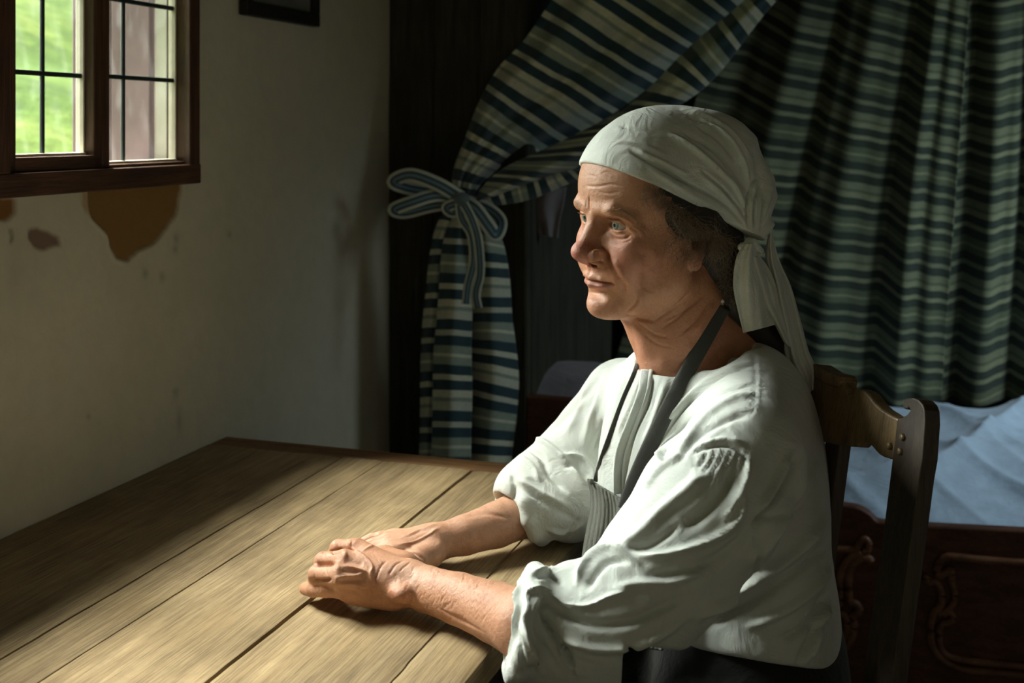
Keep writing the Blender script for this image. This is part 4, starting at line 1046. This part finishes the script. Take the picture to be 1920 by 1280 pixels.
# eyes
def eyes():
    gz = np.array([1, .12, .02]); gz /= np.linalg.norm(gz)     # gaze in the head frame
    for s in (-1, 1):
        c_ = np.array([-.0108, s*.0315, 0]); nu, nv = 48, 60
        th = np.linspace(0, 2*np.pi, nu, endpoint=False); ph = np.linspace(0.0005, np.pi-.0005, nv)**1.0
        ph = np.concatenate([np.linspace(.0005, .62, 40), np.linspace(.66, np.pi-.0005, 20)])
        a = np.cross(gz, [0, 0, 1]); a /= np.linalg.norm(a); b = np.cross(a, gz)
        T, Q = np.meshgrid(th, ph, indexing='ij')
        r = .0128+.0007*np.exp(-(Q/.40)**4)
        p = c_+r[..., None]*(np.cos(Q)[..., None]*gz+np.sin(Q)[..., None]*(np.cos(T)[..., None]*a+np.sin(T)[..., None]*b))
        w = HO+p.reshape(-1, 3) @ HM.T
        o = mesh_obj('eyeball', w, grid_faces(nu, len(ph), True), 'eyeball', person); bm_fix(o.data)
        q = Q.ravel(); t = T.ravel(); col = np.tile(np.array([.46, .39, .35]), (len(q), 1))
        ir = q < .44; col[ir] = np.array([.15, .19, .155])*(1+.3*np.sin(t[ir]*23+np.sin(t[ir]*7)*3))[:, None]
        rim = (q > .385) & ir; col[rim] *= .45; col[(q < .30) & (q > .2)] *= 1.1; col[q < .17] = .01
        colattr(o.data, 'Col', col)
eyes()

# ------------------------------------------------------------------ kerchief
def bvh_of(*ms):
    V_, F_ = [], []; o = 0
    for v, f in ms: V_.append(v); F_.append(np.asarray(f)+o); o += len(v)
    return BVHTree.FromPolygons(np.vstack(V_).tolist(), np.vstack(F_).tolist())
def hit(tree, px, py, off=0., default=None):
    d = Vector(((px-960)/F, 1, (240-py)/F)); dn = d.normalized()
    loc, n, i, dist = tree.ray_cast(Vector((0, 0, EYE)), dn)
    if loc is None: return None if default is None else P(px, py, default)
    return np.array(loc)-np.array(dn)*off
def kerchief():
    S = SDF(HO+np.array([-.06, -.14, -.10]), HO+np.array([.30, .20, .17]), .0017)
    def e(c, r, k=.012, op='u'): S.ell(H(*c), r, k, op, HM)
    e((-.088, 0, .038), (.1035, .083, .0955), 0)
    e((-.042, 0, .040), (.0490, .0640, .0530), .03)
    S.cap(P(1335, 318, 1.45), P(1375, 372, 1.45), .068, .050, .04)
    S.cap(P(1400, 350, 1.43), P(1408, 420, 1.42), .024, .021, .03)
    S.cap(P(1408, 420, 1.42), P(1412, 462, 1.41), .018, .012, .012)
    p0 = H(.012, 0, .0715); p1 = H(-.165, .0, -.024); p2 = H(.012, .1, .0715)
    nn = np.cross(p1-p0, p2-p0); nn /= np.linalg.norm(nn); nn *= -np.sign(nn[2])
    S.half(p0, nn, .0015, 's', S.lo, S.lo+S.h*S.n)
    v, f = S.mesh(); v = smooth(v, f, 2); n = vnormals(v, f)
    # pleats gathered to the knot at the nape
    q = proj(v); kx, ky = 1414, 452; dx, dy = q[:, 0]-kx, q[:, 1]-ky; r = np.hypot(dx, dy); a = np.arctan2(-dy, -dx)
    def angn(a, s_): 
        rr = np.random.RandomState(s_); return sum(np.sin(a*k+rr.rand()*6.28+.6*np.sin(a*3+rr.rand()*6))*w for k, w in ((9, 1), (15, .8), (24, .6), (41, .35)))
    fade = np.exp(-((r-55)/105)**2)*np.clip(r/25, 0, 1)
    edge = np.clip(((v-p0) @ (-nn))/.018, 0, 1)
    disp = angn(a+.0012*r, 3)*.0017*fade*edge
    Z = lambda x, y: (1020+x/2.37, 180+y/2.37)
    st = []
    def s(pts, w, am): st.append(([Z(*p) for p in pts], w, am))
    s([(390, 250), (480, 300), (600, 370), (700, 430)], 3.2, -.0028); s([(400, 235), (520, 290), (640, 350)], 5, .0014)
    s([(560, 170), (660, 230), (760, 310), (850, 400), (905, 520)], 6, .0034); s([(620, 160), (740, 230), (830, 330), (890, 450)], 3.5, -.0028)
    s([(700, 110), (800, 170), (870, 260), (910, 380)], 5, .0030); s([(680, 130), (780, 200), (850, 290)], 3, -.0024)
    s([(620, 60), (740, 100), (840, 170), (920, 280)], 6, .0022); s([(640, 90), (720, 120), (790, 170)], 3, -.0020)
    s([(480, 330), (620, 420), (760, 500), (900, 610)], 8, .0026); s([(500, 310), (640, 390), (780, 470), (900, 580)], 3.2, -.0026)
    s([(700, 330), (800, 420), (880, 520), (915, 600)], 3, -.0024); s([(560, 480), (700, 560), (860, 640)], 4, -.0016)
    s([(915, 640), (905, 560), (900, 480), (925, 400), (960, 350)], 3, -.0040); s([(940, 620), (935, 540), (940, 460), (965, 400)], 2.6, -.0034)
    s([(960, 610), (975, 520), (985, 430)], 2.6, -.0024); s([(925, 600), (918, 520), (925, 450)], 3.5, .0028); s([(950, 600), (955, 520), (965, 440)], 3.0, .0024)
    s([(330, 130), (420, 150), (520, 170)], 4, -.0012); s([(300, 200), (420, 215), (540, 260)], 5, .0012)
    # hem along the lower edge
    s([(200, 285), (300, 300), (430, 375), (560, 470), (700, 565), (840, 650)], 2.2, -.0006)
    st = [(a_, b_*.75, c_*1.9) for a_, b_, c_ in st]
    v = v+n*disp[:, None]; v, _ = strokes(v, n, st, edge)
    v = v+n*(snoise(v, 45, 4)*.0008*edge)[:, None]
    k = mesh_obj('kerchief', v, f, 'kerchief_cloth', person); k['label'] = 'white cloth kerchief tied at the nape'
    kn = SDF(P(1412, 462, 1.41)-.05, P(1412, 462, 1.41)+.05, .0018)
    kn.cap(P(1390, 463, 1.395), P(1412, 455, 1.392), .0050, .0048, 0); kn.cap(P(1412, 455, 1.392), P(1426, 470, 1.400), .0048, .0045, .004); kn.cap(P(1404, 452, 1.398), P(1408, 480, 1.395), .0050, .0055, .003)
    kv_, kf2 = kn.mesh(); kv_ = smooth(kv_, kf2, 2); mesh_obj('knot', kv_, kf2, 'kerchief_cloth', k)
    def tail(nm, L, R, dl, dr, pl):
        o = sheet(nm, L, R, dl, dr, 60, 90, 'kerchief_cloth', k, bulge=.012, pleats=pl, thick=.0014)
    tail('tail', [(1444, 430), (1436, 480), (1446, 540), (1462, 610), (1476, 680), (1492, 712), (1510, 742)], [(1446, 432), (1462, 490), (1484, 540), (1500, 600), (1514, 655), (1528, 690), (1524, 728)],
         [1.425, 1.43, 1.44], [1.445, 1.46, 1.46], ((1.6, .005, .4, .15, .7), (3.5, .0022, 1., .2, .7)))
    tail('tail', [(1394, 456), (1380, 482), (1375, 530), (1384, 575), (1396, 624)], [(1418, 456), (1430, 500), (1448, 545), (1456, 575), (1464, 606)],
         [1.39, 1.385, 1.39], [1.40, 1.41, 1.42], ((1.4, .0045, .2, .1, .5), (3.1, .0018, 1., .3, .5)))
    tail('tail', [(1404, 480), (1410, 520), (1424, 560), (1450, 600), (1470, 640)], [(1424, 480), (1444, 510), (1462, 560), (1480, 620), (1492, 660)],
         [1.395, 1.405, 1.42], [1.41, 1.43, 1.44], ((1.3, .004, 1.2, .2, .5),))
    return v, f
ker = kerchief()

# ------------------------------------------------------------------ hair
def hair():
    S = SDF(HO+np.array([0, -.10, -.22]), HO+np.array([.28, .16, .10]), .0024)
    def e(c, r, k=.012, op='u'): S.ell(H(*c), r, k, op, HM)
    e((-.075, .056, .022), (.035, .024, .022), 0); e((-.055, .061, .040), (.030, .0145, .018), .006); e((-.088, .070, .002), (.028, .012, .024), .008); e((-.066, .068, .012), (.022, .011, .019), .008); e((-.100, .060, .000), (.035, .026, .026), .015)
    e((-.078, .070, -.004), (.018, .012, .016), .01)
    e((-.135, .045, -.03), (.04, .035, .035), .02)
    S.cap(H(-.135, .045, -.04), P(1382, 560, 1.43), .028, .020, .02); S.cap(P(1382, 560, 1.43), P(1440, 640, 1.45), .020, .024, .02)
    v, f = S.mesh(); v = smooth(v, f, 2); n = vnormals(v, f); v = v+n*(snoise(v, 130, 4)*.0016)[:, None]
    o = mesh_obj('hair', v, f, 'hair_dark', person); o['label'] = 'dark curly hair showing under the kerchief'
    tree = bvh_of((body_parts[0][0], body_parts[0][1]), (v, f)); rnd = random.Random(4)
    parts = []; edge = [(1214, 342), (1240, 362), (1266, 384), (1292, 402), (1318, 420), (1344, 438), (1368, 454)]
    ep = spline(edge, 200)
    def strand(x, y, L, ang, cu, fr, r, lift):
        n_ = 16; pts = []; ph = rnd.random()*6.28; dn_ = lift
        for i in range(n_):
            t = i/(n_-1); a = ang+cu*t+.75*math.sin(fr*t*6.28+ph)
            x += math.cos(a)*L/n_; y += math.sin(a)*L/n_
            h_ = hit(tree, x, y, .0012+dn_*math.sin(min(1, t*1.3)*1.6)+.0008*math.sin(fr*t*9+ph))
            if h_ is None: break
            if pts and abs(h_[1]-pts[-1][1]) > .02: break
            pts.append(h_)
        if len(pts) > 4: parts.append(tube_vf(np.array(pts), np.linspace(r, r*.4, len(pts)), 4))
    for i in range(420):
        t = rnd.random()**.8; x, y = ep[int(t*199)]
        dens = .35+.65*min(1, t*1.6)
        strand(x+rnd.uniform(-6, 4), y+rnd.uniform(-8, 6), rnd.uniform(24, 62)*dens+8, rnd.uniform(1.2, 2.6) if t < .5 else rnd.uniform(.9, 2.5), rnd.uniform(-1.5, 1.2), rnd.uniform(.35, 1.0), rnd.uniform(.00016, .00032), rnd.uniform(.001, .008))
    for i in range(300):                                                   # curls in front of and over the ear
        x, y = rnd.gauss(1312, 26), rnd.gauss(445, 20)
        strand(x, y, rnd.uniform(25, 60), rnd.uniform(.9, 2.5), rnd.uniform(-2, 2), rnd.uniform(.5, 1.2), rnd.uniform(.00016, .00032), rnd.uniform(.002, .010))
    for i in range(36):
        strand(rnd.uniform(1205, 1245), rnd.uniform(345, 375), rnd.uniform(20, 40), rnd.uniform(1.5, 2.3), rnd.uniform(-.8, .8), 1, .00022, .001)
    for i in range(110):
        strand(rnd.uniform(1345, 1392), rnd.uniform(470, 560), rnd.uniform(25, 50), rnd.uniform(1.0, 2.0), rnd.uniform(-1.5, 1.5), 1.6, .00028, .002)
    V_, F_ = merge(parts); c = mesh_obj('curls', V_, F_, 'hair_strand', o); c['kind'] = 'stuff'
    # brows and lashes
    parts = []; ht = bvh_of((body_parts[0][0], body_parts[0][1]))
    def brow(pts, n_, L):
        p = spline(pts, 60)
        for i in range(n_):
            a = rnd.randrange(58); x, y = p[a]; tx, ty = p[a+1]-p[a]; tl = math.hypot(tx, ty)+1e-6; tx, ty = tx/tl, ty/tl
            x += rnd.gauss(0, 1.5); y += rnd.gauss(0, 2.0); q = []
            for k in range(5):
                h_ = hit(ht, x+tx*L*k/4+rnd.uniform(-.3, .3), y+ty*L*k/4-1.2*k/4*rnd.uniform(0, 1.5), .0006+.0012*math.sin(k/4*2.6))
                if h_ is None: break
                q.append(h_)
            if len(q) == 5 and abs(q[0][1]-q[-1][1]) < .01: parts.append(tube_vf(np.array(q), np.linspace(.00022, .0001, 5), 3))
    brow([(1134, 396), (1150, 391), (1168, 395), (1186, 406), (1198, 418)], 70, 8); brow([(1090, 388), (1082, 382), (1077, 378)], 60, 6)
    V_, F_ = merge(parts); c = mesh_obj('eyebrows', V_, F_, 'brow_hair', person); c['kind'] = 'stuff'
    parts = []
    for s_ in (1, -1):
        for i in range(34):
            t = i/33; y0 = .0315+(t-.5)*.027; zz = .0050*math.sin(math.pi*(.08+.84*t))
            x0 = -.0135+math.sqrt(max(0, .0150**2-(y0-.0315)**2-zz**2))
            a = H(x0, s_*y0, zz); b = H(x0+.0035, s_*(y0+(t-.5)*.003), zz-.0002); c_ = H(x0+.0060, s_*(y0+(t-.5)*.006), zz+.0020)
            parts.append(tube_vf(spline([a, b, c_], 6), np.linspace(.00018, .00006, 6), 3))
    V_, F_ = merge(parts); c = mesh_obj('eyelashes', V_, F_, 'brow_hair', person); c['kind'] = 'stuff'
    ev, ef = tube_vf([P(1354, 561, 1.40), P(1355, 563, 1.40), P(1355, 566, 1.40), P(1355, 569, 1.40), P(1354, 571, 1.40)], [.0006, .0018, .0026, .0018, .0005], 10)
    mesh_obj('earring', ev, ef, 'earring', person)
hair()

# ------------------------------------------------------------------ shirt
def shirt():
    h = .0029
    S = SDF((-.10, .98, .62), (.47, 1.80, 1.13), h)
    # torso
    S.ell(P(1388, 885, 1.44), (.094, .160, .160), 0); S.ell(P(1388, 1060, 1.43), (.098, .158, .19), .04)
    S.ell(P(1250, 880, 1.45), (.085, .125, .155), .04)
    S.ell(P(1415, 1170, 1.42), (.094, .140, .11), .04)
    S.cap(P(1255, 745, 1.47), P(1395, 752, 1.40), .048, .050, .03)
    S.cap(P(1412, 742, 1.40), P(1398, 850, 1.27), .053, .064, .03); S.cap(P(1435, 770, 1.45), P(1472, 900, 1.45), .048, .048, .04)
    S.cap(P(1240, 730, 1.50), P(1170, 760, 1.59), .050, .055, .03)
    # near sleeve
    S.chain([(P(1385, 870, 1.255), .066), (P(1330, 950, 1.225), .074), (P(1250, 1058, 1.195), .066), (P(1165, 1135, 1.175), .056), (P(1085, 1178, 1.168), .050), (P(1015, 1172, 1.17), .050)], .012)
    S.cap(P(1070, 1215, 1.165), P(1010, 1215, 1.165), .042, .034, .02); S.cap(P(1220, 1130, 1.175), P(1100, 1220, 1.16), .052, .046, .02)
    # rolled cuff
    S.cap(P(1068, 1092, 1.18), P(1040, 1240, 1.15), .020, .020, .014)
    for a in np.linspace(0, 2*math.pi, 14, endpoint=False):
        b = a+2*math.pi/14; c_ = P(984, 1168, 1.17); r1, r2 = .051, .046
        f1 = lambda t: c_+np.array([.012*math.cos(t), r1*math.sin(t), r2*math.cos(t)])
        S.cap(f1(a), f1(b), .0105, .0105, .006)
    S.cap(P(930, 1160, 1.175), P(1030, 1178, 1.17), .038, .036, .006, 's')
    # far sleeve
    S.chain([(P(1172, 752, 1.60), .058), (P(1128, 820, 1.60), .060), (P(1080, 880, 1.57), .062), (P(1020, 915, 1.545), .050)], .012)
    S.cap(P(1085, 915, 1.55), P(1068, 955, 1.535), .046, .042, .02); S.cap(P(1020, 905, 1.545), P(985, 925, 1.53), .046, .043, .012)
    c_ = P(980, 950, 1.522); ax = c_-P(1060, 915, 1.545); ax /= np.linalg.norm(ax); e1 = np.cross(ax, [0, 0, 1]); e1 /= np.linalg.norm(e1); e2 = np.cross(e1, ax)
    for a in np.linspace(0, 2*math.pi, 12, endpoint=False):
        b = a+2*math.pi/12; f1 = lambda t: c_+e1*.045*math.cos(t)+e2*.045*math.sin(t)+ax*.012*math.cos(t*2); S.cap(f1(a), f1(b), .009, .009, .005)
    S.cap(P(1025, 945, 1.512), P(1080, 935, 1.52), .042, .046, .015)
    S.cap(P(925, 985, 1.50), P(972, 965, 1.52), .037, .034, .005, 's')
    # neck opening
    S.cap(P(1290, 590, 1.44), P(1266, 645, 1.43), .062, .052, .010, 's'); S.cap(P(1255, 632, 1.42), P(1250, 655, 1.37), .036, .030, .008, 's')
    S.cap(P(1380, 590, 1.42), P(1385, 628, 1.41), .045, .028, .008, 's'); S.cap(P(1330, 600, 1.42), P(1340, 640, 1.39), .040, .034, .008, 's')
    # hem
    a, b, c2 = P(1288, 1215, 1.30), P(1563, 1252, 1.44), P(1180, 1190, 1.50)
    nn = np.cross(b-a, c2-a); nn /= np.linalg.norm(nn); nn *= -np.sign(nn[2])
    S.half(a, nn, .006, 's', (.11, .98, .62), (.47, 1.80, .80))
    v, f = S.mesh(); v = smooth(v, f, 2, .5); n = vnormals(v, f)
    Z = lambda x, y: (900+x/1.883, 600+y/1.883)
    st = []
    def s(pts, w, am): st.append(([Z(*p) for p in pts], w, am))
    # near sleeve
    s([(750, 470), (800, 448), (860, 440), (910, 455), (945, 490)], 4, -.0035); s([(760, 455), (850, 425), (930, 435)], 6, .0030)
    for x0, x1, y1 in ((790, 760, 520), (820, 790, 540), (850, 815, 540), (878, 840, 560), (905, 870, 570), (930, 905, 580)):
        s([(x0, 455), ((x0+x1)/2-4, 500), (x1-20, y1+(x0 % 7)*10)], 4.8, .0011); s([(x0+14, 458), ((x0+x1)/2+10, 505), (x1-6, y1+(x0 % 5)*12)], 4.2, -.0012)
    s([(945, 490), (940, 560), (900, 640), (860, 710)], 7, .0050); s([(900, 520), (860, 600), (800, 670), (720, 730)], 13, -.0075)
    s([(930, 610), (915, 690), (860, 750), (760, 800), (640, 830), (560, 830)], 8, .0075); s([(960, 700), (920, 780), (820, 850), (700, 890), (600, 900)], 10, -.0060)
    s([(800, 540), (730, 600), (640, 680), (560, 760), (500, 800)], 12, .0060); s([(700, 720), (640, 770), (580, 800), (520, 800)], 7, -.0045)
    s([(560, 860), (470, 800), (400, 830), (360, 880), (340, 930)], 7, .0060); s([(520, 850), (450, 850), (400, 900), (380, 940)], 7, -.0050)
    s([(240, 965), (300, 1005), (380, 1010), (450, 980), (520, 960)], 5, .0050); s([(250, 985), (310, 1040), (420, 1075), (540, 1060), (660, 1010), (740, 965)], 9, -.0065)
    s([(280, 1120), (380, 1160), (500, 1160), (620, 1120), (740, 1040)], 9, .0055); s([(300, 1160), (420, 1200), (560, 1190)], 7, -.0040)
    s([(470, 950), (560, 930), (700, 920), (820, 870)], 10, .0035); s([(640, 980), (760, 920), (860, 860)], 5, -.0030)
    s([(235, 970), (228, 1030), (255, 1100), (310, 1180), (330, 1260)], 4.5, -.0085); s([(170, 1010), (172, 965), (200, 945), (235, 955), (240, 985)], 3.6, .0055)
    s([(165, 1010), (160, 1080), (185, 1160), (215, 1250)], 6, .0050); s([(140, 1000), (120, 1080), (140, 1160), (170, 1240)], 5, -.0045)
    s([(210, 1000), (205, 1080), (230, 1160), (280, 1240)], 4, -.0035); s([(270, 1130), (300, 1200), (340, 1250)], 5, .0045)
    s([(100, 1010), (150, 930), (220, 880), (280, 880)], 5, .0035); s([(200, 905), (250, 900), (290, 930)], 5, -.0030)
    # back and side
    n_st = len(st)
    s([(1130, 470), (1090, 560), (1030, 650), (970, 740)], 9, -.0080); s([(1180, 520), (1110, 640), (1040, 740), (960, 850)], 10, .0050)
    s([(1090, 480), (1040, 580), (985, 680)], 8, .0040)
    s([(1220, 700), (1130, 800), (1020, 890), (880, 980), (760, 1050)], 12, .0055); s([(1230, 790), (1140, 880), (1020, 960), (900, 1030), (800, 1080)], 9, -.0060)
    s([(1240, 860), (1170, 950), (1060, 1030), (950, 1080)], 9, .0045); s([(1225, 960), (1190, 1040), (1130, 1100), (1060, 1130)], 10, -.0055)
    s([(1230, 1000), (1190, 1100), (1150, 1200)], 6, .0050); s([(1210, 1060), (1160, 1130), (1120, 1210)], 6, -.0050)
    s([(970, 760), (975, 850), (960, 940)], 2.4, -.0016); s([(980, 760), (985, 850), (970, 940)], 3, .0012)
    s([(1000, 700), (1080, 680), (1160, 640)], 8, -.002)
    st[n_st:] = [(a_, b_*.9, c_*1.7) for a_, b_, c_ in st[n_st:]]
    # shoulder yoke, seams and pleats
    s([(966, 96), (972, 180), (970, 260), (962, 330)], 2.0, -.0014); s([(977, 96), (984, 180), (980, 260), (972, 330)], 2.4, .0008)
    s([(790, 160), (870, 118), (960, 98)], 2.4, -.0016); s([(650, 400), (740, 290), (850, 200), (960, 160)], 3.2, -.0034); s([(640, 380), (730, 275), (840, 188), (960, 148)], 5, .0028)
    s([(680, 440), (760, 330), (860, 255), (962, 232)], 3.2, -.0034); s([(700, 460), (790, 350), (880, 285), (960, 262)], 6, .0034)
    s([(700, 500), (760, 420), (860, 360), (950, 330)], 7, -.0030); s([(640, 510), (625, 480), (640, 445), (690, 400)], 4, .0040); s([(655, 500), (645, 470), (665, 440)], 3.4, -.0045)
    s([(600, 560), (610, 480), (640, 400)], 5, -.0040); s([(580, 600), (640, 520), (720, 470)], 6, .0035)
    # chest
    s([(590, 200), (560, 290), (520, 380), (490, 470), (478, 540), (490, 600)], 5, .0030); s([(572, 200), (540, 290), (500, 380), (498, 430)], 2.6, -.0035); s([(610, 210), (590, 300), (545, 390), (520, 480), (500, 590)], 3.2, -.0035)
    s([(450, 180), (420, 280), (385, 360), (370, 440)], 6, .0035); s([(480, 200), (455, 290), (430, 380), (400, 460)], 5, -.0035)
    s([(520, 180), (480, 300), (450, 420), (430, 520)], 5, .0025); s([(660, 210), (620, 330), (580, 430)], 6, .0025)
    # far sleeve
    s([(430, 170), (370, 260), (340, 340), (300, 400)], 7, .0030); s([(400, 240), (330, 310), (260, 380), (200, 400)], 6, -.0025)
    s([(175, 410), (240, 440), (310, 500), (370, 570)], 6, .0050); s([(170, 450), (215, 480), (240, 540), (300, 600)], 6, -.0055); s([(140, 480), (190, 520), (210, 570)], 5, .0040)
    s([(285, 480), (350, 480), (390, 520), (410, 570)], 5, .0045); s([(300, 510), (340, 520), (380, 560)], 6, -.0050)
    s([(110, 545), (120, 590), (112, 640)], 3.5, -.0040); s([(130, 560), (220, 610), (320, 660)], 6, .0035); s([(150, 590), (250, 660), (330, 700)], 5, -.0030)
    s([(240, 740), (300, 750), (360, 720)], 4, .0040); s([(300, 760), (350, 700)], 4, -.003)
    st = [(a_, b_*.88, c_*1.2) for a_, b_, c_ in st]
    v, _ = strokes(v, n, st)
    n = vnormals(v, f)
    v = v+n*(snoise(v, 20, 11, 4)*.0014+snoise(v, 75, 12, 2)*.0005)[:, None]
    o = mesh_obj('shirt', v, f, 'white_shirt', person); o['label'] = 'loose white linen shirt with rolled sleeves'
    return v, f, o
shv, shf, sh_o = shirt()
sht = bvh_of((shv, shf), (body_parts[0][0], body_parts[0][1]))
def on_shirt(pts, off, n_=40):
    out = []
    for x, y in spline(pts, n_):
        h_ = hit(sht, x, y, off, 1.40); out.append((x, y, h_[1]))
    d = np.array([q[2] for q in out]); 
    for _ in range(12): d[1:-1] = (d[:-2]+d[1:-1]*2+d[2:])/4
    return [(q[0], q[1], min(dd, q[2])) for q, dd in zip(out, d)]
def apron():
    top_ = on_shirt([(1212, 850), (1240, 792), (1275, 722), (1308, 662), (1338, 608), (1356, 575)], .004)[::3]
    dd = top_[0][2]
    ribbon('apron_strap', [(1172, 955, dd-.012), (1180, 930, dd-.008), (1194, 892, dd-.002)]+top_, .0175, 'strap_cloth', person)
    st2 = on_shirt([(1116, 902), (1126, 866), (1146, 810), (1168, 750), (1188, 704), (1196, 682)], .003)
    ribbon('apron_strap', st2[::3], .0055, 'strap_cloth', person)
    o = sheet('apron_bib', [(1102, 897), (1109, 930), (1108, 965), (1098, 1020), (1085, 1100), (1080, 1200)], [(1240, 978), (1242, 1000), (1242, 1040), (1242, 1080), (1242, 1140), (1242, 1220)],
              [1.405, 1.40, 1.41], [dd-.03, dd-.03, dd-.03], 120, 90, 'apron_cloth', person, bulge=.004, pleats=((19, .0004, .3, 0, -0.), (3, .002, .9, .1, .5)))
    o['label'] = 'grey-brown apron bib gathered at its top edge'
    # placket, neck band and buttons
    pl = on_shirt([(1212, 693), (1206, 735), (1192, 775), (1176, 815), (1164, 850), (1160, 890), (1160, 925)], .0042)
    ribbon('placket', pl[::3], .013, 'white_shirt', sh_o, twist=.5)
    pl2 = [(x+9, y, d_-.0015) for x, y, d_ in pl]; ribbon('placket', pl2[::3], .004, 'white_shirt', sh_o, twist=.9)
    for x, y, r in ((1167, 829, .0028), (1155, 918, .0030), (1109, 903, .0034)):
        h_ = hit(sht, x, y, .003, 1.40) if y != 903 else P(x, y, 1.395); vw = (h_-np.array([0, 0, EYE])); vw /= np.linalg.norm(vw)
        bv, bf = tube_vf([h_+vw*.002, h_, h_-vw*.001, h_-vw*.0014], [r, r, r*.85, r*.3], 14)
        mesh_obj('button', bv, bf, 'apron_cloth' if y > 900 else 'white_shirt', sh_o if y != 903 else o)
apron()
def skirt():
    S = SDF((-.22, .98, .05), (.52, 1.80, .80), .007)
    S.ell(P(1400, 1230, 1.42), (.115, .150, .13), 0)
    S.chain([(np.array([.28, 1.36, .56]), .115), (np.array([.10, 1.25, .515]), .088), (np.array([-.08, 1.20, .495]), .078)], .04)
    S.chain([(np.array([.26, 1.52, .56]), .115), (np.array([.08, 1.46, .515]), .088), (np.array([-.12, 1.44, .495]), .078)], .04)
    S.ell((.08, 1.38, .52), (.16, .12, .055), .04)
    S.chain([(np.array([-.08, 1.20, .49]), .075), (np.array([-.06, 1.20, .14]), .13)], .05); S.chain([(np.array([-.12, 1.44, .49]), .075), (np.array([-.10, 1.44, .14]), .13)], .05)
    S.cap((-.08, 1.32, .45), (-.06, 1.32, .14), .10, .14, .06)
    v, f = S.mesh(); v = smooth(v, f, 2); n = vnormals(v, f)
    v = v+n*(np.abs(np.sin(v[:, 1]*55+2*np.sin(v[:, 2]*9)))*.006*np.clip((.5-v[:, 2])*5, 0, 1)+snoise(v, 16, 5, 3)*.003)[:, None]
    o = mesh_obj('skirt', v, f, 'dark_skirt', person); o['label'] = 'dark apron skirt over the lap'
skirt()
